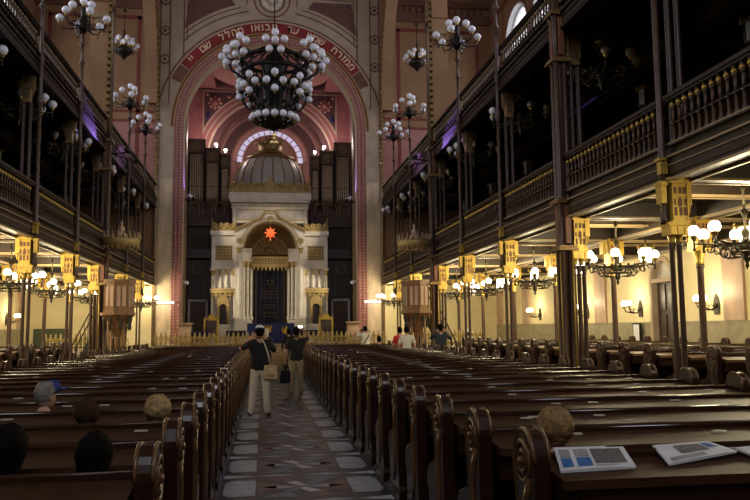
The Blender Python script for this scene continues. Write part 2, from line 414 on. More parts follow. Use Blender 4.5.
# pink studded border
g.mi(0); g.ring(CX, ZC, RI, 5.0, 0, PI, y0, y1, 48)
for q in (-1, 1): a = sorted((CX + q * RI, CX + q * 5.0)); g.box(a[0], a[1], y0, y1, .95, ZC)
struct(g.build('trim_6', 'pink', w))
g = G()
for rr in (4.64, 4.86):
    n = 92
    for i in range(n + 1):
        a = PI * i / n; g.ball((CX + rr * math.cos(a), y0 - .01, ZC + rr * math.sin(a)), .05, 6, 4)
    for q in (-1, 1):
        for j in range(70): g.ball((CX + q * rr, y0 - .01, ZC - .16 * (j + 1)), .05, 6, 4)
struct(g.build('trim_7', 'sand', w))
g = G(); g.ring(CX, ZC, 5.0, 5.06, 0, PI, y0 - .03, y1, 48); g.ring(CX, ZC, 5.16, 5.2, 0, PI, y0 - .02, y1, 48)
g.ring(CX, ZC, 4.5, 4.55, 0, PI, y0 - .03, y1, 48); struct(g.build('trim_8', 'lace', w))
g = G(); g.ring(CX, ZC, 5.06, 5.16, 0, PI, y0 + .01, y1, 48); struct(g.build('trim_9', 'redline', w))
# inscription band
A0, A1 = math.radians(35.5), math.radians(144.5)
g = G(); g.ring(CX, ZC, 5.24, 5.78, A0, A1, YE - .045, y1, 48); tb = struct(g.build('trim_10', 'textred', w))
g = G(); g.ring(CX, ZC, 5.24, 5.78, math.radians(26), A0 - .01, YE - .03, y1, 8); g.ring(CX, ZC, 5.24, 5.78, A1 + .01, math.radians(154), YE - .03, y1, 8)
struct(g.build('trim_11', 'brownline', w))
words_ = [('ממזרח', 37.6, 54.5), ('שמש', 59.6, 70.2), ('עד', 75.3, 81.5), ('מבואו', 86.5, 102), ('מהלל', 105.6, 120.2), ('שם', 125.6, 132.5), ('יי', 137.4, 140.9)]
wid = {'ו': .5, 'י': .5, 'ז': .6}
for wd, d0, d1 in words_:
    tot = sum(wid.get(c, 1) for c in wd); acc = 0
    for ch in wd:
        cw = wid.get(ch, 1); th = math.radians(d0 + (d1 - d0) * (acc + cw / 2) / tot); acc += cw
        cu = bpy.data.curves.new('letter', 'FONT'); cu.body = ch; cu.size = .54; cu.align_x = 'CENTER'; cu.extrude = .012; cu.offset = .008
        cu.materials.append(M['lettering'])
        o = bpy.data.objects.new('letter', cu); COL.objects.link(o); o.parent = w
        rad = Vector((math.cos(th), 0, math.sin(th))); tx = Vector((math.sin(th), 0, -math.cos(th))); ny = Vector((0, -1, 0))
        mtx = Matrix((tx, rad, ny)).transposed().to_4x4(); mtx.translation = Vector((CX, YE - .06, ZC)) + rad * 5.36
        o.matrix_world = mtx
# painted lines on the spandrels and piers
g = G(); y0 = YE - .012
g.ring(CX, ZC, 5.9, 5.98, 0.15, PI - .15, y0, y1, 40)
for q in (-1, 1):
    def bar(a, b, z0, z1): a, b = sorted((CX + q * a, CX + q * b)); g.box(a, b, y0, y1, z0, z1)
    bar(5.26, 5.33, 13.4, ZTOP); bar(5.75, 5.82, 9.6, ZTOP)
    bar(4.55, 4.62, 15.9, 19.9); bar(1.3, 4.62, 19.83, 19.9)
    bar(1.3, 1.36, 18.95, 19.9)
    g.ring(CX, ZC, 6.45, 6.52, *( (math.radians(45), math.radians(79)) if q > 0 else (math.radians(101), math.radians(135))), y0, y1, 14)
    bar(4.38, 4.44, 16.9, 19.45); bar(1.9, 4.44, 19.4, 19.46)
    g.ring(CX, ZC, 6.74, 6.8, *((math.radians(48), math.radians(76)) if q > 0 else (math.radians(104), math.radians(132))), y0, y1, 14)
struct(g.build('trim_12', 'brownline', w))
g = G()
for q in (-1, 1):
    pts = []
    for i in range(9):
        a = math.radians(49 + 25 * i / 8); pts.append((CX + q * 6.95 * math.cos(a), ZC + 6.95 * math.sin(a)))
    pts += [(CX + q * 2.2, 19.25), (CX + q * 4.3, 19.25)]; pts = [p for p in pts if p[1] < 19.26]; g.prism(pts, y0 - .01, y1)
struct(g.build('trim_13', 'pattern', w))
# medallions on the pier strips
for q in (-1, 1):
    for z in (18.95, 17.3, 15.75):
        g = G(); c = (CX + q * 5.54, 0, z)
        g.mi(0).lathe([(.28, 0), (.28, .02)], (c[0], y0, z), 8, False, axis='y'); g.mi(0).prism([(c[0] - .3, z), (c[0], z - .3), (c[0] + .3, z), (c[0], z + .3)], y0 - .03, y0)
        g.mi(1).lathe([(.19, 0), (.19, .02)], (c[0], y0 - .025, z), 12, False, axis='y'); g.mi(0).lathe([(.1, 0), (.1, .03)], (c[0], y0 - .04, z), 8, False, axis='y')
        struct(g.build('trim_14', ['brownline', 'sand'], w))
g = G(); g.mi(0).ring(CX - .0, 19.25, .62, .7, 0, 2 * PI, y0, y1, 32).ring(CX, 19.25, .9, .98, 0, 2 * PI, y0, y1, 32)
for i in range(12):
    a = 2 * PI * i / 12; g.mi(1).ball((CX + .44 * math.cos(a), y0, 19.25 + .44 * math.sin(a)), .13, 8, 5)
g.mi(1).ball((CX, y0, 19.25), .16, 8, 5); struct(g.build('trim_15', ['brownline', 'marble'], w))
# marbled lower pier faces and their bronze edge colonnettes
g = G()
for q in (-1, 1):
    a = sorted((CX + q * 5.02, CX + q * 5.72)); g.box(a[0], a[1], YE - .03, y1, .95, 9.4)
struct(g.build('trim_16', 'pierface', w))
g = G()
for q in (-1, 1):
    x = CX + q * 5.86; g.tube([(x, YE - .06, .9), (x, YE - .06, 15)], .09, 8)
    for j in range(40):
        g.cbox(x - q * .0, YE - .14, 8.4 + .24 * j, .12, .1, .12)
struct(g.build('trim_17', 'bronze', w))
# walls closing the aisles
for s_, nm in ((1, 'right'), (-1, 'left')):
    a = sorted((CX + s_ * 5.9, WR if s_ > 0 else WL))
    g = G(); g.box(a[0], a[1], YE, YE + .4, 0, 4.3); struct(g.build('wall_end_%s_lower' % nm, 'creamwall', w))
    g = G(); g.box(a[0], a[1], YE, YE + .4, 4.3, 8.2); struct(g.build('wall_end_%s_middle' % nm, 'tan', w))
    g = G(); g.box(a[0], a[1], YE, YE + .4, 8.2, 12.5); struct(g.build('wall_end_%s_rose' % nm, 'tanred', w))
    g = G(); g.box(a[0], a[1], YE, YE + .4, 12.5, ZTOP); struct(g.build('wall_end_%s_upper' % nm, 'tan', w))
    g = G()
    def bar(u0, u1, z0, z1, t=.012): c, e = sorted((CX + s_ * u0, CX + s_ * u1)); g.box(c, e, YE - t, YE, z0, z1)
    bar(6.0, 11.8, 12.85, 13.0); bar(6.0, 11.8, 12.35, 12.5); bar(6.75, 6.95, 8.3, 18.0); bar(6.75, 11.4, 17.85, 18.05); bar(11.2, 11.4, 8.3, 18.0); bar(6.3, 6.5, 12.55, 12.8)
    struct(g.build('trim_%d' % (20 + s_), 'redline', w))
    g = G(); bar(5.9, 12.0, 18.4, 18.9, .15); bar(5.9, 12.0, 19.3, 19.6, .25)
    for j in range(16): bar(6.1 + .36 * j, 6.25 + .36 * j, 18.95, 19.25, .12)
    struct(g.build('trim_%d' % (30 + s_), 'brownline', w))

# ------------------------------------------------------------------ apse behind the arch
w = bpy.data.objects.new('wall_apse', None); COL.objects.link(w); struct(w)
g = G()
for q in (-1, 1):
    a = sorted((CX + q * 5.05, CX + q * 5.4)); g.box(a[0], a[1], YE + .9, 49.6, 0, 18.5)
struct(g.build('wall_apse_side', 'pinkgrey', w))
g = G()
for q in (-1, 1):
    a = sorted((CX + q * 4.6, CX + q * 5.06)); g.box(a[0], a[1], YE + 2.2, YE + 3.0, 0, 14.6)
struct(g.build('trim_40', 'bronze', w))
g = G(); g.archwall(CX - 5.1, CX + 5.1, 11.2, 19, CX, 3.85, 11.2, 12.2, 47.4, 47.8, n=40); struct(g.build('wall_apse_front', 'pink', w))
g = G(); y0 = 47.38
g.ring(CX, 12.2, 3.85, 3.97, 0, PI, y0 - .05, 47.4, 40); g.ring(CX, 12.2, 4.2, 4.26, 0, PI, y0 - .02, 47.4, 40)
struct(g.build('trim_41', 'sand', w))
g = G(); g.ring(CX, 12.2, 3.5, 3.85, 0, PI, 47.6, 47.8, 40); struct(g.build('trim_42', 'apsedk', w))
for q in (-1, 1):
    g = G()
    def tri(r, x0, x1, zt):
        a0 = math.acos(x1 / r); a1 = math.acos(x0 / r)
        return [(CX + q * x0, zt), (CX + q * x1, zt)] + [(CX + q * r * math.cos(a0 + (a1 - a0) * i / 8), 12.2 + r * math.sin(a0 + (a1 - a0) * i / 8)) for i in range(9)]
    g.mi(0).prism(tri(4.3, .9, 4.28, 16.72), y0 - .02, 47.4); g.mi(1).prism(tri(4.5, 1.4, 4.2, 16.62), y0 - .04, y0 - .01); g.mi(2).prism(tri(4.58, 1.7, 4.12, 16.54), y0 - .05, y0 - .03)
    for i in range(8):
        a = 2 * PI * i / 8; g.mi(3).ball((CX + q * 3.45 + .34 * math.cos(a), y0 - .05, 15.85 + .34 * math.sin(a)), .12, 6, 4)
    g.mi(0).ball((CX + q * 3.45, y0 - .06, 15.85), .22, 8, 5)
    g.mi(4).ball((CX + q * 3.9, y0 - .05, 14.95), .13, 6, 4); g.mi(4).ball((CX + q * 3.85, y0 - .05, 15.2), .1, 6, 4); g.mi(3).ball((CX + q * 2.6, y0 - .05, 16.25), .12, 6, 4); g.mi(3).ball((CX + q * 3.95, y0 - .05, 16.35), .1, 6, 4)
    struct(g.build('trim_%d' % (44 + q), ['pink', 'sand', 'apsedk', 'tanred', 'blue'], w))
# dome rim above the apse
g = G()
def hring(r, z, t, mi):
    g.mi(mi).tube([(CX + r * math.cos(2 * PI * i / 48), 43.75 + r * math.sin(2 * PI * i / 48), z) for i in range(48)], t, 8, True)
hring(3.5, 16.85, .15, 0); hring(3.45, 17.2, .1, 1); hring(3.4, 17.5, .14, 0)
g.mi(2).lathe([(3.5, 16.7), (3.5, 17.6), (3.25, 18.6), (2.5, 19.7), (1.2, 20.5), (.01, 20.7)], (CX, 43.75, 0), 40)
for i in range(40):
    a = 2 * PI * i / 40; g.mi(1).cbox(CX + 3.35 * math.cos(a), 43.75 + 3.35 * math.sin(a), 17.7, .16, .16, .4)
struct(g.build('ceiling_dome', ['golddk', 'redline', 'tanred'], w))
g = G(); g.box(CX - 5.4, CX - 3.4, 40.4, 48, 16.75, 16.95); g.box(CX + 3.4, CX + 5.4, 40.4, 48, 16.75, 16.95); g.box(CX - 5.4, CX + 5.4, 47.2, 49.6, 16.75, 16.95)
struct(g.build('ceiling_apse', 'pink', w))
g = G(); g.archwall(CX - 5.2, CX + 5.2, 0, 18, CX, 2.15, 11.6, 12.55, 49.2, 49.5, n=32); struct(g.build('wall_apse_back', 'apse', w))
g = G(); g.ring(CX, 12.55, 2.15, 2.4, 0, PI, 49.1, 49.2, 32); g.ring(CX, 12.55, 3.15, 3.25, 0, PI, 49.12, 49.2, 32); g.ring(CX, 12.55, 1.72, 1.82, 0, PI, 49.25, 49.35, 32)
for i in range(1, 16): a = PI * i / 16; g.tube([(CX + 1.75 * math.cos(a), 49.3, 12.55 + 1.75 * math.sin(a)), (CX + 2.15 * math.cos(a), 49.3, 12.55 + 2.15 * math.sin(a))], .03, 5)
struct(g.build('trim_47', 'tanred', w))
g = G(); g.ring(CX, 12.55, 2.55, 3.1, 0, PI, 49.15, 49.2, 32); struct(g.build('trim_48', 'apsedk', w))
wo = bpy.data.objects.new('window_41', None); COL.objects.link(wo); struct(wo); wo.location = (CX, 49.4, 12.55)
g = G(); g.ring(0, 0, 1.78, 2.18, 0, PI, 0, .05, 32); struct(g.build('window_pane', 'daydim', wo))
g = G(); g.prism([(1.8 * math.cos(PI * i / 24), 1.8 * math.sin(PI * i / 24)) for i in range(25)], -.02, .06); g.box(-2.2, 2.2, -.02, .06, -1, 0); struct(g.build('window_panel', 'apse', wo))

# ------------------------------------------------------------------ galleries
ntrim = 60
for s_, nm in ((1, 'right'), (-1, 'left')):
    XC = XR if s_ > 0 else XL; XO = WR if s_ > 0 else WL
    def bx(g, a, b, y0, y1, z0, z1): a, b = sorted((XC + s_ * a, XC + s_ * b)); g.box(a, b, y0, y1, z0, z1)
    wd = 6.2
    for lvl, zf in (('lower', 4.25), ('upper', 8.26)):
        gr = bpy.data.objects.new('floor_gallery_%s_%s' % (nm, lvl), None); COL.objects.link(gr); struct(gr)
        g = G(); bx(g, .1, wd, 1, YE, zf - .02, zf + .12); struct(g.build('floor_gallery_slab', 'beam', gr))
        g = G(); ya = 2.0
        bx(g, -.02, .3, ya, YE, zf - .26, zf + .02)                     # fascia beam
        bx(g, .04, .3, ya, YE, zf + .02, zf + .22)
        bx(g, 0, .3, ya, YE, zf - .34, zf - .26)
        struct(g.build('ceiling_fascia_beam', 'gal', gr))
        g = G(); bx(g, -.07, .0, ya, YE, zf - .01, zf + .02); bx(g, -.04, .05, ya, YE, zf + .2, zf + .22); bx(g, -.04, .0, ya, YE, zf - .13, zf - .115)
        struct(g.build('trim_%d' % ntrim, 'bronze' if lvl == 'lower' else 'gal', gr)); ntrim += 1
        g = G(); bx(g, -.07, .05, ya, YE, zf - .37, zf - .33); bx(g, .3, .34, ya, YE, zf - .38, zf - .3)
        struct(g.build('trim_%d' % ntrim, 'cream' if lvl == 'lower' else 'gal', gr)); ntrim += 1
        g = G()
        for k in range(0, 10):
            bx(g, .3, wd, YK(k) - .14, YK(k) + .14, zf - .34, zf - .02); 
            if k < 9: bx(g, .3, wd, YK(k) + S / 2 - .09, YK(k) + S / 2 + .09, zf - .22, zf - .02)
        bx(g, 2.85, 3.1, ya, YE, zf - .36, zf - .02); bx(g, 5.9, 6.2, ya, YE, zf - .32, zf - .02)
        struct(g.build('ceiling_beam', 'beam' if lvl == 'lower' else 'galdk', gr))
        g = G()
        for k in range(0, 10):
            for q in (-.17, .14): bx(g, .3, wd, YK(k) + q, YK(k) + q + .03, zf - .36, zf - .32)
            if k < 9:
                for q in (-.12, .09): bx(g, .3, wd, YK(k) + S / 2 + q, YK(k) + S / 2 + q + .03, zf - .24, zf - .19)
        for q in (2.81, 3.1, 5.87): bx(g, q, q + .04, ya, YE, zf - .38, zf - .32)
        struct(g.build('trim_%d' % ntrim, 'cream' if lvl == 'lower' else 'gal', gr)); ntrim += 1
    # arcade above the upper gallery: piers and round arches on the column line
    ar = bpy.data.objects.new('wall_arcade_' + nm, None); COL.objects.link(ar); struct(ar)
    g = G(); t0, t1 = sorted((XC - s_ * .05, XC + s_ * .55))
    for ka, kb in ((0, 3), (3, 6), (6, 9)):
        a, b = YK(ka), YK(kb); g.archwall(a, b, 13.2, ZTOP, (a + b) / 2, (b - a) / 2 - .38, 13.2, 14.2, t0, t1, plane='yz', n=32)
    for k in (0, 3, 6): g.box(t0, t1, YK(k) - .3, YK(k) + .3, 8.5, 13.3)
    struct(g.build('wall_arcade_arch', 'tan', ar))
    g = G(); x = XC - s_ * .08
    for ka, kb in ((0, 3), (3, 6), (6, 9)):
        a, b = YK(ka), YK(kb); yc = (a + b) / 2; rr = (b - a) / 2 - .3
        for i in range(61):
            th = PI * i / 60; g.cbox(x, yc + rr * math.cos(th), 14.2 + rr * math.sin(th) - .07, .14, .14, .14)
    for k in (0, 3, 6, 9):
        for q in (-.27, .27):
            if k == 9 and q > 0: continue
            for j in range(22): g.cbox(x, YK(k) + q, 9.0 + .24 * j, .14, .12, .13)
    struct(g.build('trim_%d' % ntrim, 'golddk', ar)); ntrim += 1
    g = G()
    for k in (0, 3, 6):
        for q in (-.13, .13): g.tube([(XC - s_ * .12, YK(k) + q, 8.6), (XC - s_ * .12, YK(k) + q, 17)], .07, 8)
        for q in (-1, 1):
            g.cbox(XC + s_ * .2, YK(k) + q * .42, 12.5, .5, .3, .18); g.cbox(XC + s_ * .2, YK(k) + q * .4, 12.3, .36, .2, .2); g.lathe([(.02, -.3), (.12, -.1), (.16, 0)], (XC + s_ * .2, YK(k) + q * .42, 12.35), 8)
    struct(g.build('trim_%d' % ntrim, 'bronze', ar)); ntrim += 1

# ------------------------------------------------------------------ iron columns (local +x points away from the nave)
def shaft_g(x, z0, z1, r, n=10, flute=False):
    g = G(); h = z1 - z0
    g.lathe([(r * 1.5, 0), (r * 1.5, .06), (r * 1.15, .12), (r, .18), (r * .97, h * .5), (r * .93, h - .1), (r * 1.2, h - .06), (r * 1.2, h - .03), (r, h)], (x, 0, z0), n)
    return g
def block_g():
    # gilt bracket block: lattice-panelled box with corner posts, cornice and hanging pendants
    g = G(); w, d, h = .30, .34, .66
    g.mi(0).box(.03, .03 + w, -d / 2, d / 2, 0, h)
    g.mi(0).box(.0, .06 + w, -d / 2 - .03, d / 2 + .03, h - .06, h); g.box(-.02, .08 + w, -d / 2 - .05, d / 2 + .05, h, h + .03)
    g.box(.01, .05 + w, -d / 2 - .02, d / 2 + .02, -.03, .03)
    for fy in (-1, 1):
        y = fy * (d / 2 + .004)
        for px in (.09, .19, .27):
            for pz, ph in ((.10, .13), (.44, .1)):
                a, b = sorted((y, y + fy * .004)); g.mi(1).box(px - .028, px + .028, a, b, pz, pz + ph)
        a, b = sorted((y, y + fy * .006)); g.mi(1).prism([(.14, .24), (.22, .24), (.22, .34), (.18, .40), (.14, .34)], a, b)
        g.mi(1).prism([(.06, .26), (.1, .26), (.1, .36), (.06, .36)], a, b); g.mi(1).prism([(.26, .26), (.30, .26), (.30, .36), (.26, .36)], a, b)
        a, b = sorted((y, y + fy * .02)); g.mi(0).box(.03, .05, a, b, 0, h); g.box(.31, .33, a, b, 0, h); g.box(.03, .33, a, b, .4, .42); g.box(.03, .33, a, b, .06, .08)
    for py in (-.09, .0, .09):
        for pz in (.1, .38): g.mi(1).box(.33, .336, py - .028, py + .028, pz, pz + .18)
    return g
def pend_g():
    g = G()
    g.box(.35, .45, -.12, .12, .28, .66); g.box(.34, .47, -.14, .14, .62, .68)
    for y in (-.08, .08): g.lathe([(.005, .12), (.03, .17), (.02, .2), (.04, .24), (.04, .3)], (.4, y, 0), 7)
    g.box(-.13, -.03, -.1, .1, .3, .62); g.box(-.15, 0, -.12, .12, .58, .64)
    g.lathe([(.005, .15), (.03, .2), (.02, .24), (.04, .3)], (-.08, 0, 0), 7)
    return g
def cap_g():
    g = G()
    g.cbox(.2, 0, .26, .44, .36, .05); g.cbox(.2, 0, .12, .38, .3, .15)
    for x in (.12, .28):
        for y in (-.0,): g.lathe([(.062, 0), (.07, .02), (.062, .05), (.075, .1), (.105, .22), (.11, .28)], (x, y, 0), 8)
    for x in (.06, .2, .34):
        for y in (-.155, .155): g.cbox(x, y, .13, .07, .02, .11)
    return g
def pole_g(z0, z1):
    g = G(); h = z1 - z0
    g.lathe([(.07, 0), (.07, .08), (.055, .14), (.055, .97), (.085, 1.0), (.085, 1.06), (.055, 1.12), (.05, 2.0), (.05, 3.9), (.08, 3.95), (.08, 4.05), (.05, 4.15), (.05, 4.95), (.075, 5.0), (.075, 5.08), (.05, 5.16), (.045, 5.9), (.042, 6.35), (.085, 6.4), (.085, 6.44), (.04, 6.52), (.04, 6.95), (.1, 7.0), (.05, 7.08), (.038, h)], (-.09, 0, z0), 10)
    return g
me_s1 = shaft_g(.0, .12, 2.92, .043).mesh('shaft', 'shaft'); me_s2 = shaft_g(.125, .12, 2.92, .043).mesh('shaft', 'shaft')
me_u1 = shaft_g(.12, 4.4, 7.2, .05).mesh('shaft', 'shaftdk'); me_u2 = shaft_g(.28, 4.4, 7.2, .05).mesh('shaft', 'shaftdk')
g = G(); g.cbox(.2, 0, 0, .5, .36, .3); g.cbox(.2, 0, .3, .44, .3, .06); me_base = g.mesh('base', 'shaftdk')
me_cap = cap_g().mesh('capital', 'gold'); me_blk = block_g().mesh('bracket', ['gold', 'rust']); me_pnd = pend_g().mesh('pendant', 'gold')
me_blku = block_g().mesh('bracket', ['golddk', 'shaftdk']); me_pndu = pend_g().mesh('pendant', 'golddk')  # upper brackets in darker gold: dimness between the galleries put into the colour
me_pole = pole_g(3.22, 10.55).mesh('pole', 'shaft')
g = G(); g.cbox(-.09, 0, 4.21, .17, .17, .04); g.cbox(-.09, 0, 4.0, .115, .115, .21); me_boss = g.mesh('collar', 'gold')
def thin_column(name, label, cat, x, y, s_, group=None):
    t = thing(name, label, cat, (x, y, 0), 0 if s_ > 0 else PI, group)
    put('base', me_base, t, (-.13, 0, 0)); put('shaft', me_s1, t); put('shaft', me_s2, t); c = put('capital', me_cap, t, (-.09, 0, 2.93)); c.scale = (.77, .85, 1)
    b = put('bracket', me_blk, t, (-.06, 0, 3.24)); b.scale = (.84, .84, 1); put('pendant', me_pnd, b)
    put('gallery_shaft', me_u1, t); put('gallery_shaft', me_u2, t)
    b = put('gallery_bracket', me_blku, t, (.1, 0, 7.2)); b.scale = (.55, .6, 1); put('pendant', me_pndu, b)
    put('pole', me_pole, t); put('collar', me_boss, t)
    return t
def cluster_column(label, x, y, s_):
    t = thing('clustered_column', label, 'column', (x, y, 0), 0 if s_ > 0 else PI)
    g = G(); g.cbox(.12, 0, 0, .95, .62, .35); g.cbox(.12, 0, .35, .85, .54, .08); g.build('base', 'shaftdk', t)
    g = G(); g.cyl(-.05, 0, .4, 13.2, .1, n=8); g.build('core', 'shaftdk', t)
    for a in range(4):
        th = PI / 4 + a * PI / 2; g = G()
        px, py = -.05 + .12 * math.cos(th), .13 * math.sin(th)
        g.lathe([(.085, .43), (.085, .5), (.062, .56), (.06, 3.2), (.085, 3.25), (.085, 3.32), (.06, 3.36), (.06, 4.15), (.085, 4.2), (.085, 4.3), (.06, 4.36), (.058, 7.15), (.085, 7.2), (.085, 7.28), (.058, 7.34), (.058, 8.15), (.09, 8.2), (.09, 8.32), (.056, 8.4), (.056, 12.6), (.1, 12.9), (.1, 13.1)], (px, py, 0), 10)
        g.build('shaft', 'shaft', t)
    for z0, z1 in ((3.36, 4.15), (7.34, 8.15)):
        g = G(); g.box(-.2, -.1, -.06, .06, z0, z1); g.box(-.1, .0, -.23, -.16, z0, z1); g.box(-.1, .0, .16, .23, z0, z1); g.build('panel', 'rust', t)
    for z in (3.22, 4.2, 7.2, 8.22):
        g = G(); g.cbox(-.05, 0, z, .42, .46, .05); g.cbox(-.05, 0, z + .06, .38, .42, .04); g.build('collar', 'golddk', t)
    for q in (-1, 1):
        g = G(); g.tube([(.05, q * .17, .45), (.05, q * .17, 3.2)], .018, 6); g.tube([(-.19, q * .1, .45), (-.19, q * .1, 3.2)], .016, 6); g.build('gilt_bead', 'gold', t)
    for xx in (.13, .24, .35):
        put('shaft', shaft_g(xx, .43, 2.92, .046).mesh('shaft', 'shaft'), t)
    c = put('capital', me_cap, t, (.06, 0, 2.93)); c.scale = (.85, .85, 1); b = put('bracket', me_blk, t, (.07, 0, 3.24)); b.scale = (.88, .88, 1); put('pendant', me_pnd, b)
    put('gallery_shaft', me_u1, t, (.1, 0, 0)); put('gallery_shaft', me_u2, t, (.1, 0, 0))
    b = put('gallery_bracket', me_blku, t, (.2, 0, 7.2)); b.scale = (.55, .6, 1); put('pendant', me_pndu, b)
    return t
KS = range(1, 9)
for s_ in (1, -1):
    X = XR if s_ > 0 else XL
    for k in KS:
        n = 9 - k
        if k in (3, 6):
            cluster_column('thick clustered iron column %s, %s' % (sidew(s_), 'beside the pulpit stairs' if k == 6 else 'second from the ark'), X + s_ * .0, YK(k), s_)
        else:
            thin_column('gallery_column', 'slim paired iron column with gilt bracket %s, %s from the ark' % (sidew(s_), ordw(n - 1 if k > 6 else n - 1)), 'column', X, YK(k), s_)
# second, inner row of single columns under the gallery
me_in = shaft_g(.0, .18, 2.95, .075).mesh('shaft', 'shaft')
g = G(); g.lathe([(.08, 0), (.09, .04), (.08, .1), (.13, .25), (.14, .3)], (0, 0, 2.95), 10); g.cbox(0, 0, 3.24, .36, .36, .06); me_ic = g.mesh('capital', 'gold')
for s_ in (1, -1):
    for k in range(1, 9):
        t = thing('aisle_column', 'single column of the second row %s, %s from the ark' % (sidew(s_), ordw(8 - k)), 'column', (CX + s_ * 8.8, YK(k), .0), 0 if s_ > 0 else PI)
        put('shaft', me_in, t); put('capital', me_ic, t); b = put('bracket', me_blk, t, (-.18, 0, 3.26)); put('pendant', me_pnd, b)

# ------------------------------------------------------------------ balustrades, one bay each
def baluster(m2, near):
    n = 8 if near else 6
    g = G(); g.mi(0).lathe([(.045, 0), (.045, .05), (.022, .09), (.022, .27)], (0, 0, 0), n); g.mi(0).lathe([(.022, .27), (.042, .3), (.022, .33)], (0, 0, 0), n)
    g.mi(0).lathe([(.022, .33), (.024, .52)], (0, 0, 0), n); g.mi(0).lathe([(.024, .52), (.045, .575)], (0, 0, 0), n); g.mi(1).lathe([(.045, .575), (.05, .61), (.03, .64)], (0, 0, 0), n); g.mi(0).cbox(0, 0, .64, .06, .06, .03)
    return g.mesh('baluster', ['balust', m2])
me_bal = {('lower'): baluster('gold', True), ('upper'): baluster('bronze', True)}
def rails():
    g = G(); a, b = .1, S - .1
    g.box(-.07, .09, a, b, .67, .71); g.box(-.1, .12, a, b, .71, .76); g.tube([(0.01, a, .77), (.01, b, .77)], .06, 8)
    h = g.mesh('handrail', 'gal')
    g = G(); g.box(-.06, .08, a, b, -.03, 0.0); g.box(-.03, .05, a, b, .3, .32); l = g.mesh('bottom_rail', 'gal')
    g = G(); n = 12
    for i in range(n):
        y = a + (b - a) * (i + .5) / n; g.box(-.045, -.03, y - .1, y + .1, .655, .675)
    return h, l
me_hr, me_br = rails()
g = G(); g.box(-.01, .03, .1, S - .1, .02, .66); me_bk = g.mesh('backing_panel', 'galdk')
for s_ in (1, -1):
    X = XR if s_ > 0 else XL
    for lvl, z in (('lower', 4.45), ('upper', 8.3)):
        for k in range(1, 9):
            t = thing('balustrade', 'turned balustrade bay of the %s gallery %s, %s from the ark' % (lvl, sidew(s_), ordw(8 - k)), 'balustrade', (X + s_ * .02, YK(k), z), 0)
            put('handrail', me_hr, t); put('bottom_rail', me_br, t)
            for i in range(22):
                put('baluster', me_bal[lvl], t, (0, .2 + (S - .4) * i / 21, 0))

# ------------------------------------------------------------------ pews
LV = {'n': 0}
def pew_parts(L, top='pewtop'):
    # local: x 0..L, y 0 at the near face of the end panel, z from the floor
    P = {}
    prof = []
    for i in range(13):
        a = PI - PI * i / 12; prof.append((.145 + .15 * math.cos(a), 1.01 + .15 * math.sin(a)))
    prof += [(.295, .93), (.27, .86), (.255, .74), (.30, .64), (.48, .58), (.55, .53), (.56, .44), (.5, .38), (.47, .2), (.5, .1), (.52, 0), (-.1, 0), (-.1, .1), (-.06, .14), (-.03, .3), (0, .7), (-.01, .9)]
    for nm, x0 in (('l', 0), ('r', L - .085)):
        g = G(); g.mi(0).prism(prof, x0, x0 + .085, 'yz')
        for xx in (x0 + .004, x0 + .081): g.mi(1).tube([(xx, a, b) for a, b in prof[:18]], .011, 5)
        # carved scroll on the aisle face
        xf = x0 - .002 if nm == 'l' else x0 + .087
        for rr, n0 in ((.1, 14), (.055, 10)):
            g.mi(1).tube([(xf, .145 + rr * math.cos(2 * PI * i / n0), 1.0 + rr * math.sin(2 * PI * i / n0)) for i in range(n0)], .014, 5, True)
        g.mi(1).ball((xf, .145, 1.0), .03, 6, 4)
        g.mi(1).tube([(xf, .05, .92), (xf, .12, .8), (xf, .16, .66), (xf, .1, .5), (xf, .14, .3), (xf, .2, .16)], [.02, .022, .018, .02, .018, .012], 5)
        g.mi(0).box(x0 - .015, x0 + .1, -.13, .54, 0, .09)
        P[nm] = g.mesh('end_panel', ['pewend', 'pewglint'])
    g = G(); g.box(.1, L - .1, .2, .26, .12, .98); n = max(2, int(L / 1.0))
    for i in range(n):
        a = .16 + (L - .32) * i / n; b = .16 + (L - .32) * (i + 1) / n; g.box(a + .03, b - .03, .18, .2, .2, .75)
    P['back'] = g.mesh('back_panel', 'pew')
    g = G(); y0, z0, y1, z1 = -.14, .95, .24, .985
    b = len(g.v); g.v += [(.1, y0, z0), (L - .1, y0, z0), (L - .1, y1, z1), (.1, y1, z1), (.1, y0, z0 - .045), (L - .1, y0, z0 - .045), (L - .1, y1, z1 - .045), (.1, y1, z1 - .045)]
    for q in ((0, 1, 2, 3), (7, 6, 5, 4), (4, 5, 1, 0), (5, 6, 2, 1), (6, 7, 3, 2), (7, 4, 0, 3)): g.face([b + i for i in q])
    g.mi(1).box(.1, L - .1, .225, .27, .95, 1.005); g.tube([(.1, .247, 1.0), (L - .1, .247, 1.0)], .022, 8)
    P['ledge'] = g.mesh('book_ledge', [top, 'pewrail'])
    g = G(); g.box(.1, L - .1, -.1, .2, .76, .91); 
    for i in range(n):
        a = .16 + (L - .32) * i / n; b2 = .16 + (L - .32) * (i + 1) / n; g.box(a + .04, b2 - .04, -.11, -.1, .78, .89)
    P['locker'] = g.mesh('locker', 'pew')
    g = G(); g.box(.1, L - .1, .26, .66, .37, .41); g.box(.1, L - .1, .6, .68, .36, .4); g.box(.1, L - .1, .28, .34, 0, .37); P['seat'] = g.mesh('seat', 'pew')
    return P
g = G(); g.box(-.045, .045, -.018, .018, 0, .006); g.mi(0).cbox(0, 0, .006, .07, .02, .002); me_plate = g.mesh('name_plate', 'plate')
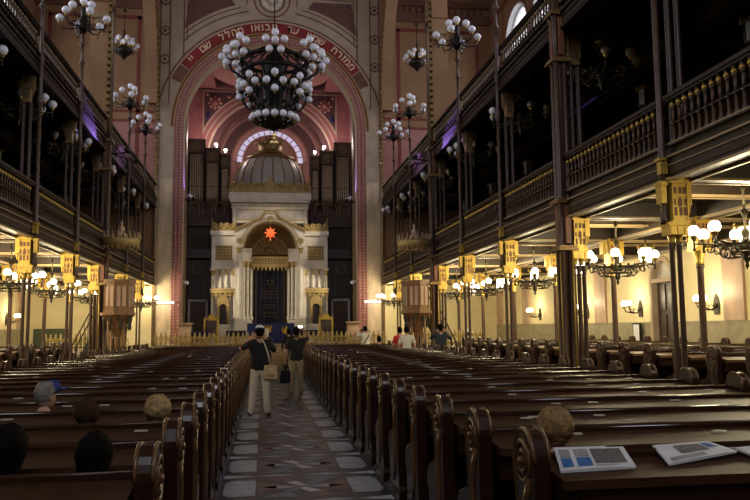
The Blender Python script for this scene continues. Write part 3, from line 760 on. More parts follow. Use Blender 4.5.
def pew(name, label, cat, x, y, z, L, P, plates, group=None):
    t = thing(name, label, cat, (x, y, z), 0, group)
    put('end_panel', P['l'], t); put('end_panel', P['r'], t); put('back_panel', P['back'], t); lg = put('book_ledge', P['ledge'], t)
    put('locker', P['locker'], t); put('seat', P['seat'], t)
    for px in plates:
        p = put('name_plate', me_plate, lg, (px, .14 + R.uniform(-.08, .03), .979)); p.rotation_euler = (math.atan2(.035, .38), 0, 0)
    return t
NROW = 29; DY = .967; Y0 = 3.65; Y0L = 3.54
PL, PR, PS, PS2 = pew_parts(4.08), pew_parts(3.82), pew_parts(4.9, 'sidetop'), None
for r in range(NROW):
    y = Y0 + DY * r; n = NROW - 1 - r
    pew('pew', 'dark polished nave pew on the blue-cap side, %s row from the ark' % ordw(n), 'pew', -4.56, y - Y0 + Y0L, 0, 4.08, PL, [R.uniform(.3, 3.8) for _ in range(3 if r < 16 else 1)])
    pew('pew', 'dark polished nave pew on the newspaper side, %s row from the ark' % ordw(n), 'pew', 1.31, y, 0, 3.82, PR, [R.uniform(.3, 3.5) for _ in range(0 if r == 0 else 3 if r < 16 else 1)])
NS = 25
for r in range(NS):
    y = YK(0) + .2375 + S / 4 * (r + 1)
    for x, sd in ((7.0, WIN), (-11.2, OPP)):
        if 26.7 < y < 28.9: continue    # the pulpit stairs come down here
        pew('side_pew', 'dark pew on the raised side floor %s, %s row from the ark' % (sd, ordw(NS - 1 - r)), 'pew', x, y, .18, 4.9, PS, [])
# ------------------------------------------------------------------ chandeliers
def scroll(c, r, a, z, sgn=1):
    # S-curved iron scroll between hub and arm tip in the vertical plane at angle a
    P = []
    for i in range(15):
        t = i / 14; ph = 2.2 * PI * t; rad = .11 * (1 - .75 * t)
        u = r + rad * math.cos(ph) * sgn; w = z + rad * math.sin(ph)
        P.append((c[0] + u * math.cos(a), c[1] + u * math.sin(a), w))
    return P
def globe_mesh(m, r=.115):
    g = G(); g.mi(0).ball((0, 0, r * .92), r, 12, 8); g.mi(1).lathe([(.02, -.07), (.05, -.03), (.055, .0), (.07, .02)], (0, 0, 0), 8)
    return g.mesh('globe', [m, 'brass'])
me_gl_lit = globe_mesh('lit', .102); me_gl = globe_mesh('glass'); me_gl_b = globe_mesh('glass', .13); me_gl_s = globe_mesh('glass', .12)
def chandelier_proto(lit):
    t = thing('chandelier', 'x', 'chandelier')
    H = 0 if lit else .58
    im = 'ironb'
    g = G(); g.lathe([(.12, 1.38 - H), (.1, 1.34 - H), (.03, 1.3 - H), (.02, 1.24 - H)], (0, 0, 0), 10); 
    for i in range(4):
        a = PI / 2 * i; g.tube([(.03 * math.cos(a), .03 * math.sin(a), 1.26 - H), (.12 * math.cos(a), .12 * math.sin(a), 1.2 - H), (.2 * math.cos(a), .2 * math.sin(a), 1.24 - H)], .016, 5)
    g.build('ceiling_rose', 'brass', t)
    g = G(); g.lathe(([(.018, 1.25), (.018, 1.0), (.05, .97), (.018, .92)] if lit else []) + [(.018, .68), (.018, .62), (.06, .58), (.04, .5), (.02, .45), (.02, .3), (.07, .22), (.05, .12), (.09, .03), (.14, 0), (.1, -.1), (.05, -.16), (.07, -.22), (.02, -.3), (.035, -.34), (.004, -.4)][::-1], (0, 0, 0), 10); g.build('stem', im, t)
    g = G(); g.tube([(.45 * math.cos(2 * PI * i / 24), .45 * math.sin(2 * PI * i / 24), .0) for i in range(24)], .02, 5, True); g.tube([(.25 * math.cos(2 * PI * i / 20), .25 * math.sin(2 * PI * i / 20), -.12) for i in range(20)], .016, 5, True)
    for i in range(16):
        a = 2 * PI * i / 16; g.ball((.45 * math.cos(a), .45 * math.sin(a), .04), .035, 6, 4)
    g.build('ring', im, t)
    for i in range(8):
        a = 2 * PI * i / 8 + .2; c, s = math.cos(a), math.sin(a)
        g = G(); g.tube([(0.1 * c, .1 * s, .0), (.45 * c, .45 * s, .02), (.8 * c, .8 * s, .05)], .016, 5)
        g.tube(scroll((0, 0, 0), .56, a, -.05), .012, 4); g.tube(scroll((0, 0, 0), .33, a, -.13, -1), .014, 4); g.tube([(.12 * c, .12 * s, -.2), (.35 * c, .35 * s, -.2), (.5 * c, .5 * s, -.05)], .012, 4)
        g.tube([(.8 * c, .8 * s, -.03), (.8 * c, .8 * s, .12)], .02, 5); g.ball((.8 * c, .8 * s, -.04), .03, 6, 4)
        arm = g.build('arm', im, t)
        put('globe', me_gl_lit if lit else me_gl, arm, (.8 * c, .8 * s, .17))
    return t
def lantern_proto(lit):
    t = thing('lantern', 'x', 'lantern')
    g = G(); g.lathe([(.004, .62), (.015, .6), (.015, .36), (.05, .33), (.02, .3)][::-1], (0, 0, 0), 8); g.build('hanger', 'ironb', t)
    g = G(); g.lathe([(.2, .2), (.24, .22), (.2, .26), (.05, .32)], (0, 0, 0), 6, False)
    for i in range(6): a = PI / 3 * i; g.cbox(.22 * math.cos(a), .22 * math.sin(a), .22, .04, .04, .08)
    g.build('cap', 'brass', t)
    g = G(); g.lathe([(.15, -.16), (.16, .2)], (0, 0, 0), 6, False); g.build('glass_panel', 'lit' if lit else 'lantern', t)
    g = G()
    for i in range(6): a = PI / 3 * i; g.tube([(.165 * math.cos(a), .165 * math.sin(a), -.18), (.165 * math.cos(a), .165 * math.sin(a), .22)], .014, 5)
    g.lathe([(.02, -.32), (.05, -.28), (.18, -.19), (.18, -.16)], (0, 0, 0), 6, False); g.build('frame', 'ironb', t)
    return t
LP = {1: [(7.9, 7.0), (7.9, 11.45), (7.9, 16.1), (7.9, 21.4), (7.8, 26.0), (7.5, 29.0), (6.4, 37.2)], -1: [(-6.9, 13.6), (-6.9, 17.8), (-6.9, 22.0), (-6.9, 26.1), (-6.95, 32.0), (-5.95, 38.4)]}
LU = {1: [(7.3, 9.6), (7.6, 15.9), (7.1, 20.0), (7.0, 24.4), (7.0, 28.9), (7.0, 33.6), (6.8, 37.6)], -1: [(-6.35, 16.5), (-6.35, 20.4), (-6.35, 24.7), (-6.35, 28.9), (-6.4, 33.6), (-6.4, 37.4)]}
protoL, protoD = chandelier_proto(True), chandelier_proto(False)
fl = fd = True
for s_ in (1, -1):
    L = LP[s_]; n = len(L)
    for i, (x, y) in enumerate(L):
        for lit, z, nm in ((True, 2.98, 'lit globe chandelier under the lower gallery'), (False, 7.4, 'unlit globe chandelier under the upper gallery')):
            lab = '%s %s, %s from the ark' % (nm, sidew(s_), ordw(n - 1 - i))
            pr = protoL if lit else protoD
            rz = R.uniform(0, .7)
            if not lit: x, y = LU[s_][i]
            if lit and fl: o = pr; fl = False; o.location = (x, y, z); o.rotation_euler[2] = rz; o['label'] = lab
            elif (not lit) and fd: o = pr; fd = False; o.location = (x, y, z); o.rotation_euler[2] = rz; o['label'] = lab
            else: o = copy_tree(pr, (x, y, z), rz, lab)
            if lit: plight('lamp_glow', (0, 0, .55), P_CHAND, parent=o)
ln = [lantern_proto(True), lantern_proto(False)]; used = [False, False]
for s_ in (1, -1):
    for k in range(2, 8):
        for q, (x, y, z) in enumerate(((CX + s_ * 9.3, YK(k) + 3.2, 3.42), (CX + s_ * 8.6, YK(k) + 1.6, 7.05))):
            lab = '%s hexagonal lantern %s, %s from the ark' % ('lit ground-floor' if q == 0 else 'unlit gallery', sidew(s_), ordw(7 - k))
            if not used[q]: o = ln[q]; used[q] = True; o.location = (x, y, z); o['label'] = lab
            else: o = copy_tree(ln[q], (x, y, z), 0, lab)
            if q == 0: plight('lamp_glow', (0, 0, -.5), P_LANT, parent=o)
# wall sconces
def sconce(label, x, y, z, s_):
    t = thing('wall_sconce', label, 'wall lamp', (x, y, z), 0 if s_ > 0 else PI)
    g = G(); g.prism([(-.12, -.2), (.12, -.2), (.16, .05), (.1, .25), (0, .38), (-.1, .25), (-.16, .05)], -.03, 0, 'yz'); g.ball((-.05, 0, .05), .07, 8, 5); g.build('back_plate', 'ironb', t)
    for q in (-1, 1):
        g = G(); g.tube([(-.02, 0, 0), (-.2, q * .08, -.08), (-.45, q * .16, -.02), (-.5, q * .18, .1)], .02, 6); g.tube([(-.25 + .07 * math.cos(i * .5), q * .1, -.0 + .07 * math.sin(i * .5)) for i in range(11)], .012, 4); a = g.build('arm', 'ironb', t)
        put('globe', me_gl_lit, a, (-.5, q * .18, .15))
    plight('lamp_glow', (-.55, 0, .45), P_SCON, rad=.15, parent=t)
    return t
for i, (y, z) in enumerate(((15.4, 2.15), (19.4, 2.15), (23.7, 2.15), (27.9, 2.15), (33.0, 2.15))):
    sconce('two-globe sconce on the cream wall %s, %s from the ark' % (WIN, ordw(4 - i)), WR, y, z, 1)
for i, (y, z) in enumerate(((28.8, 2.15), (32.8, 2.15), (36.9, 2.15))):
    sconce('two-globe sconce on the cream wall %s, %s from the ark' % (OPP, ordw(2 - i)), WL, y, z, -1)

# ------------------------------------------------------------------ candelabra on the poles above the upper gallery
def candelabra_proto():
    t = thing('candelabra', 'x', 'candelabra')
    g = G(); g.lathe([(.06, -.1), (.12, 0), (.2, .08), (.12, .16), (.18, .26), (.1, .36), (.06, .5), (.09, .6), (.03, .75)], (0, 0, 0), 10)
    for i in range(8):
        a = 2 * PI * i / 8; g.tube(scroll((0, 0, 0), .26, a, .12), .018, 5)
    g.build('hub', 'iron', t)
    for i in range(6):
        a = 2 * PI * i / 6 + .25; c, s = math.cos(a), math.sin(a)
        g = G(); g.tube([(.1 * c, .1 * s, .1), (.35 * c, .35 * s, .02), (.6 * c, .6 * s, .06), (.68 * c, .68 * s, .2)], .022, 5); g.ball((.6 * c, .6 * s, -.02), .03, 6, 4); a_ = g.build('arm', 'iron', t)
        put('globe', me_gl_s, a_, (.68 * c, .68 * s, .26))
    for i in range(3):
        a = 2 * PI * i / 3 + .7; c, s = math.cos(a), math.sin(a)
        g = G(); g.tube([(.05 * c, .05 * s, .4), (.25 * c, .25 * s, .42), (.32 * c, .32 * s, .56)], .02, 5); a_ = g.build('arm', 'iron', t)
        put('globe', me_gl_s, a_, (.32 * c, .32 * s, .62))
    put('globe', me_gl_s, t, (0, 0, .8))
    return t
pc = candelabra_proto(); first = True
for s_ in (1, -1):
    X = (XR if s_ > 0 else XL) - s_ * .09
    for k in (2, 4, 5, 7, 8):
        lab = 'many-globed candelabra on a tall pole %s, %s from the ark' % (sidew(s_), ordw([8, 7, 5, 4, 2].index(k)))
        if first: o = pc; first = False; o.location = (X, YK(k), 10.65); o['label'] = lab
        else: o = copy_tree(pc, (X, YK(k), 10.65), R.uniform(0, 1), lab)
# small hanging lustre rings near the end wall
def lustre(label, x, y, z):
    t = thing('small_chandelier', label, 'chandelier', (x, y, z))
    g = G(); g.tube([(0, 0, .9), (0, 0, 2.0)], .02, 5); g.ball((0, 0, .95), .06, 6, 4); g.lathe([(.004, -.45), (.12, -.3), (.3, -.15), (.42, 0), (.36, .1), (.06, .3), (.04, .9)], (0, 0, 0), 12); g.ball((0, 0, 2.0), .09, 6, 4); g.tube([(0, 0, 2.0), (0, 0, ZTOP - z - .2)], .008, 4); g.build('body', 'iron', t)
    for r_, n, zz in ((.62, 9, .12), (.38, 6, .42)):
        for i in range(n):
            a = 2 * PI * i / n; c, s = math.cos(a), math.sin(a)
            g = G(); g.tube([(.2 * c, .2 * s, zz - .2), (r_ * .7 * c, r_ * .7 * s, zz - .22), (r_ * c, r_ * s, zz)], .016, 5); a_ = g.build('arm', 'iron', t)
            put('globe', me_gl, a_, (r_ * c, r_ * s, zz + .04))
    return t
lustre('small round chandelier of white globes by the end wall, %s' % OPP, -6.65, 36.2, 14.9)
lustre('small round chandelier of white globes by the end wall, %s' % WIN, 7.55, 36.2, 14.9)

# ------------------------------------------------------------------ the great chandelier
GZ = -.4
gc = thing('great_chandelier', 'huge dark tiered chandelier of white globes hanging before the arch', 'chandelier', (CX - .03, 26.0, GZ))
def pol(r, a, z): return (r * math.cos(a), r * math.sin(a), z)
g = G(); g.tube([(0, 0, 11.9), (0, 0, ZTOP - .2)], .022, 6); g.build('suspension_rod', 'iron', gc)
g = G()
for r, z, t in ((.7, 9.25, .06), (.72, 9.4, .05), (.55, 9.9, .05), (.7, 10.6, .06), (1.1, 11.0, .07), (1.15, 11.4, .07), (.5, 9.15, .05)):
    g.tube([pol(r, 2 * PI * i / 36, z) for i in range(36)], t, 6, True)
for i in range(16):
    a = 2 * PI * i / 16
    g.tube([pol(.25, a, 9.05), pol(.68, a, 9.25), pol(.72, a, 9.4), pol(.55, a, 9.9), pol(.72, a, 10.6), pol(1.1, a, 11.0), pol(1.15, a, 11.4), pol(.5, a, 11.8), pol(.06, a, 12.0)], .035, 5)
    g.tube(scroll((0, 0, 0), .85, a, 10.2), .03, 5); g.ball(pol(.68, a, 10.3), .05, 6, 4)
g.lathe([(.01, 8.9), (.12, 8.95), (.3, 9.05), (.34, 9.3), (.2, 9.6), (.3, 10.1), (.45, 10.5), (.4, 11), (.5, 11.3), (.2, 11.7), (.08, 12.05)], (0, 0, 0), 16)
g.build('frame', 'iron', gc)
g = G(); g.lathe([(.01, 8.3), (.08, 8.36), (.05, 8.42), (.18, 8.5), (.05, 8.6), (.03, 8.72), (.08, 8.8), (.03, 8.88), (.03, 9.0)], (0, 0, 0), 12); g.build('pendant', 'brass', gc)
def cluster(a, r, z, n, spread, extra):
    c = pol(r, a, z)
    g = G(); g.tube([pol(.6, a, z - .5), pol((r + .6) / 2, a, z - .6), pol(r * .92, a, z - .35), c], .045, 6); g.tube([pol(1.0, a, z - .1), pol(r * .8, a, z + .1), c], .035, 5)
    g.tube(scroll((0, 0, 0), r * .7, a, z - .15), .03, 5); g.ball(c, .1, 8, 5); arm = g.build('arm', 'iron', gc)
    u = Vector((-math.sin(a), math.cos(a), 0)); o = Vector((math.cos(a), math.sin(a), 0)); w = Vector((0, 0, 1))
    for i in range(n):
        b = 2 * PI * i / n + PI / 2; p = Vector(c) + (u * math.cos(b) + w * math.sin(b)) * spread + o * .05
        put('globe', me_gl_b, arm, p)
    if extra: put('globe', me_gl_b, arm, Vector(c) + o * .22)
for i in range(8): cluster(2 * PI * i / 8 - PI / 2, 1.6, 11.4, 5, .32, True)
for i in range(8): cluster(2 * PI * i / 8 - PI / 2 + .0, 1.15, 10.25, 4, .28, False)
g = G()
for i in range(16):
    a = 2 * PI * i / 16; g.tube([pol(.6, a, 9.3), pol(.76, a, 9.25)], .03, 5)
br = g.build('lower_ring', 'iron', gc)
for i in range(16): put('globe', me_gl_b, br, pol(.76, 2 * PI * i / 16, 9.25))
# ------------------------------------------------------------------ bimah platform and rails
ZB = .95
g = G(); g.box(CX - 5.2, CX + 5.2, 33.9, 49, 0, ZB); g.box(WL, WR, 34.1, YE, 0, .7); struct(g.build('floor_bimah', 'marble2'))
g = G()
for i in range(5): g.box(CX - .55 + .08, CX + .55 + .08, 32.75 + .23 * i, 34, 0, ZB * (i + 1) / 5)
tag(g.build('platform_steps', 'carpet'), 'tan steps climbing from the tiled aisle to the platform', 'steps')
def rail(label, x0, x1, y=34.15):
    t = thing('altar_rail', label, 'railing', (x0, y, ZB)); L = x1 - x0
    g = G(); g.box(0, L, -.06, .06, 0, .06); g.build('bottom_rail', 'golddk', t)
    g = G(); g.box(0, L, -.03, .03, .34, .38); g.build('top_rail', 'gold', t)
    n = int(L / .2)
    gb = G(); gb.lathe([(.05, .06), (.03, .12), (.06, .2), (.03, .3), (.07, .38), (.075, .43), (.03, .5), (.045, .54), (.004, .62)], (0, 0, 0), 8); gb.ring(.1, .34, .035, .06, 0, 2 * PI, -.015, .015, 10); gb.ring(.1, .2, .05, .075, 0, 2 * PI, -.015, .015, 10)
    me = gb.mesh('baluster', 'lace')
    for i in range(n): put('baluster', me, t, (.1 + (L - .2) * i / (n - 1), 0, 0))
rail('scalloped gilt railing of the platform, on the blue-cap side of its steps', CX - 5.1, CX - .75)
rail('scalloped gilt railing of the platform, on the newspaper side of its steps', CX + .9, CX + 5.1)
rail('scalloped gilt railing beyond the pier under the gallery, on the newspaper side', CX + 6.1, CX + 9.5, 33.6)
rail('scalloped gilt railing beyond the pier under the gallery, on the blue-cap side', CX - 9.5, CX - 6.1, 33.6)

# ------------------------------------------------------------------ the ark
AX, AY = .33, 43.6
ark = thing('torah_ark', 'tall white marble and gilt ark with a dome, crown and navy curtain', 'ark', (AX, AY, ZB))
g = G(); g.box(-3.5, 3.5, -1.0, 3, 0, .18); g.box(-3.3, 3.3, -.85, 3, .18, .36); g.build('plinth', 'marble2', ark)
B0 = .36
# core block behind the gable
g = G(); g.box(-2.15, 2.15, 1.45, 2.6, 5.2, 6.9); g.box(-2.15, 2.15, .4, 2.6, 6.85, 8.0); g.build('upper_block', 'marble', ark)
g = G(); g.box(-2.3, 2.3, .25, 2.75, 8.02, 8.2); g.box(-2.22, 2.22, .32, 2.7, 7.7, 7.95); g.box(-2.38, 2.38, .2, 2.8, 8.2, 8.62); g.build('upper_cornice', 'marble', ark)
g = G()
for i in range(28): g.cbox(-2.2 + 4.4 * i / 27, .3, 7.78, .08, .06, .12)
for q in (-1, 1): 
    g.box(min(q * .3, q * 2.0), max(q * .3, q * 2.0), .375, .4, 7.0, 7.06); g.box(min(q * .3, q * 2.0), max(q * .3, q * 2.0), .375, .4, 7.58, 7.64)
g.box(-2.36, 2.36, .18, .22, 8.6, 8.66); g.box(-2.3, 2.3, .23, .27, 8.0, 8.04)
g.build('gilt_moulding', 'lace', ark)
for q in (-1, 1):
    g = G(); a, b = sorted((q * .35, q * 1.95)); g.box(a, b, .37, .4, 7.1, 7.55)
    for j in range(4): g.ring(q * (.6 + .37 * j), 7.32, .1, .14, 0, 2 * PI, .35, .38, 10)
    g.build('relief_panel', 'marble2', ark)
def crest(x0, x1, y, z, h, n, parent, peak=True):
    g = G(); g.box(x0, x1, y - .03, y + .03, z, z + .06)
    m_ = n * 8
    top = [(x0 + (x1 - x0) * i / m_, z + h * (.42 + .16 * abs(math.sin(PI * n * i / m_)))) for i in range(m_ + 1)]
    for i in range(m_): g.prism([(top[i][0], z), (top[i + 1][0], z), top[i + 1], top[i]], y + .0, y + .03)
    for i in range(n):
        x = x0 + (x1 - x0) * (i + .5) / n; r = (x1 - x0) / n * .42; sg = 1 if i % 2 else -1
        pts = [(x + sg * r * (1 - .6 * t / 12) * math.cos(2 * PI * t / 9), y, z + .08 + h * .34 + r * (1 - .6 * t / 12) * math.sin(2 * PI * t / 9)) for t in range(13)]
        g.tube(pts, h * .085, 5)
        g.tube([(x - r, y, z + .05), (x - r * .4, y, z + h * .3), (x, y, z + h * .72)], h * .055, 5)
    for q in (x0, x1):
        sg = 1 if q == x0 else -1
        g.tube([(q + sg * .3, y, z + .06), (q + sg * .12, y, z + h * .5), (q + sg * .02, y, z + h * 1.25)], [h * .12, h * .09, h * .03], 6)
    if peak:
        c = (x0 + x1) / 2
        g.prism([(c - .3, z + .05), (c + .3, z + .05), (c + .2, z + h * .7), (c, z + h * 1.35), (c - .2, z + h * .7)], y - .05, y + .02)
    return g.build('cresting', 'lace', parent)
crest(-2.36, 2.36, .2, 8.66, .72, 10, ark)
g = G(); c = []
g.box(-2.3, 2.3, .3, 2.7, 8.62, 8.8); g.build('dome_base', 'marble2', ark)
g = G(); pr = [(2.1, 8.8), (2.15, 9.2), (2.1, 9.65), (1.97, 10.15), (1.72, 10.6), (1.4, 10.93), (1.1, 11.13)]
g.lathe(pr, (0, 2.1, 0), 40, True, sy=.85); dm = g.build('dome', 'dome', ark)
g = G()
for i in range(20):
    a = 2 * PI * i / 20 + .08; g.tube([(r * 1.01 * math.cos(a), 2.1 + .85 * r * 1.01 * math.sin(a), z) for r, z in pr], .035, 5)
g.build('rib', 'golddk', dm)
g = G(); g.lathe([(1.5, 10.87), (1.45, 11.05), (1.15, 11.2), (.95, 11.23)], (0, 2.1, 0), 32, sy=.85); g.build('gilt_collar', 'golddk', dm)
g = G(); g.lathe([(.72, 10.95), (.78, 11.0), (.72, 11.08), (.66, 11.15), (.75, 11.5), (.78, 11.55), (.70, 11.55), (.6, 11.1), (.01, 11.1)], (0, 1.9, 0), 20)
for i in range(10):
    a = 2 * PI * i / 10; g.lathe([(.1, 0), (.13, .1), (.05, .26), (.07, .3), (.004, .38)], (.74 * math.cos(a), 1.9 + .74 * math.sin(a), 11.5), 6)
    g.ball((.79 * math.cos(a), 1.9 + .79 * math.sin(a), 11.03), .06, 6, 4)
g.tube([(.6, 1.9, 11.5), (.3, 1.9, 11.85), (0, 1.9, 11.95), (-.3, 1.9, 11.85), (-.6, 1.9, 11.5)], .05, 5); g.ball((0, 1.9, 12.05), .12, 8, 5)
g.v = [(x * 1.05, (y - 1.9) * 1.05 + 1.9, z + .25) for x, y, z in g.v]; g.build('crown', 'golddk', ark)
# gabled centre bay with the niche arch
HN = 1.5; ZS = 5.3
g = G(); t0, t1 = -.55, .45
g.box(-1.95, -HN, t0, t1, B0, ZS); g.box(HN, 1.95, t0, t1, B0, ZS)
outer = [(-1.95, ZS), (-1.95, 6.35), (-.45, 7.05), (-.3, 7.35), (.3, 7.35), (.45, 7.05), (1.95, 6.35), (1.95, ZS)]
def edge_at(a):
    d = Vector((math.cos(a), math.sin(a))); best = None
    for i in range(len(outer) - 1):
        p, q = Vector(outer[i]) - Vector((0, ZS)), Vector(outer[i + 1]) - Vector((0, ZS)); e = q - p; den = d.x * e.y - d.y * e.x
        if abs(den) < 1e-9: continue
        t = (p.x * e.y - p.y * e.x) / den; u = (p.x * d.y - p.y * d.x) / den
        if t > 0 and -1e-6 <= u <= 1 + 1e-6: best = t if best is None else min(best, t)
    return (d.x * best, ZS + d.y * best)
N = 40
for i in range(N):
    a, b = PI * i / N, PI * (i + 1) / N
    g.prism([(HN * math.cos(a), ZS + HN * math.sin(a)), edge_at(min(max(a, 1e-4), PI - 1e-4)), edge_at(min(b, PI - 1e-4)), (HN * math.cos(b), ZS + HN * math.sin(b))], t0, t1)
g.build('gable', 'marble', ark)
g = G()
for k, off in ((0, 0.0), (1, .13)):
    pts = [(-2.02, t0 - .04, 6.3 - off), (-.48, t0 - .04, 7.05 - off), (-.32, t0 - .04, 7.4 - off), (.32, t0 - .04, 7.4 - off), (.48, t0 - .04, 7.05 - off), (2.02, t0 - .04, 6.3 - off)]
    g.tube(pts, .055 if k == 0 else .025, 6)
g.ring(0, ZS, HN - .02, HN + .05, 0, PI, t0 - .06, t0, 36); g.ring(0, ZS, HN + .16, HN + .19, 0, PI, t0 - .03, t0, 36)
for q in (-1, 1):
    g.ring(q * 1.72, 5.7, .1, .17, 0, 2 * PI, t0 - .05, t0, 14); a, b = sorted((q * 1.58, q * 1.86)); g.ring(q * 1.72, 5.7, .03, .06, 0, 2 * PI, t0 - .05, t0, 8)
    for z in (4.3, 4.6, 4.9, 5.2): g.box(a + .04, b - .04, t0 - .02, t0, z, z + .22)
g.ring(0, 6.97, .09, .15, 0, 2 * PI, t0 - .05, t0, 14)
g.build('gilt_moulding', 'lace', ark)
# niche interior, lintel, curtain
g = G(); g.lathe([(HN, -.0), (HN * .96, -.25), (HN * .8, -.6), (HN * .5, -.85), (.02, -.95)], (0, .45, ZS), 24, True, 0, PI, axis='y')
g.box(-HN, HN, 1.3, 1.4, B0, ZS + .05); g.build('niche', 'lace', ark)
g = G(); g.ring(0, ZS - .3, .95, 1.05, 0, PI, .3, .45, 28); g.ring(0, ZS - .3, .5, .56, 0, PI, .3, .42, 24); g.ring(0, ZS - .3, .2, .28, 0, PI, .3, .42, 16)
for i in range(13):
    a = PI * i / 12; g.tube([(.3 * math.cos(a), .38, ZS - .3 + .3 * math.sin(a)), (.95 * math.cos(a), .38, ZS - .3 + .95 * math.sin(a))], .02, 5)
pts = [(.95 * math.cos(PI * i / 20), ZS - .3 + .95 * math.sin(PI * i / 20)) for i in range(21)]; g.prism(pts, .43, .5)
g.build('sunburst', 'golddk', ark)
g = G(); g.box(-1.02, 1.02, .05, .5, 4.35, 4.75); g.box(-1.06, 1.06, .0, .5, 4.75, 4.85); g.box(-1.06, 1.06, .0, .5, 4.28, 4.35)
for i in range(9): g.lathe([(.005, -.28), (.05, -.18), (.09, -.05), (.1, 0)], (-.92 + 1.84 * i / 8, .1, 4.3), 8)
for i in range(12): g.ring(-.88 + 1.76 * i / 11, 4.55, .05, .075, 0, 2 * PI, .02, .06, 8)
g.mi(1)
for i in range(12): g.box(-.95 + 1.9 * (i + .2) / 12, -.95 + 1.9 * (i + .8) / 12, .04, .05, 4.42, 4.7)
g.build('gilt_lintel', ['lace', 'golddk'], ark)
for q in (-1, 1):
    g = G(); a, b = sorted((q * 1.04, q * HN)); g.box(a, b, .1, 1.3, 4.62, ZS + .02); g.box(a, b, .05, .5, 5.2, 5.32); g.build('impost', 'marble', ark)
g = G(); n = 44
for i in range(n):
    x0, x1 = -.93 + 1.86 * i / n, -.93 + 1.86 * (i + 1) / n; d0, d1 = .035 * math.sin(i * 1.25), .035 * math.sin((i + 1) * 1.25); b = len(g.v)
    g.v += [(x0, .42 + d0, B0), (x1, .42 + d1, B0), (x1, .42 + d1, 4.3), (x0, .42 + d0, 4.3)]; g.face([b, b + 1, b + 2, b + 3], True)
cu = g.build('curtain', 'navy', ark)
g = G()
for q in (-.8, .8): g.box(q - .012, q + .012, .36, .375, .5, 4.2)
g.build('braid', 'golddk', cu)
# gold embroidery: a six-pointed star and ranks of small characters
g = G()
for k in (0, 1):
    p = [(.22 * math.cos(PI / 2 + k * PI + 2 * PI * i / 3), .36, 3.4 + .22 * math.sin(PI / 2 + k * PI + 2 * PI * i / 3)) for i in range(3)]
    g.tube(p, .016, 5, True)
for z, n, w in ((3.62, 2, .5), (3.0, 4, 1.1), (2.82, 11, 1.0), (2.66, 8, .8), (2.48, 12, 1.1), (2.05, 9, .85), (1.88, 6, .5), (1.6, 10, .8), (1.4, 11, .9)):
    for i in range(n):
        x = -w / 2 + w * (i + .5) / n; hh = .07
        sh = (i * 7 + n) % 3
        g.box(x - .022, x + .026, .355, .365, z + hh - .018, z + hh)
        g.box(x + .012, x + .026, .355, .365, z, z + hh)
        if sh == 0: g.box(x - .026, x - .012, .355, .365, z, z + hh * .6)
        if sh == 1: g.box(x - .026, x + .026, .355, .365, z, z + .018)
g.build('embroidery', 'golddk', cu)
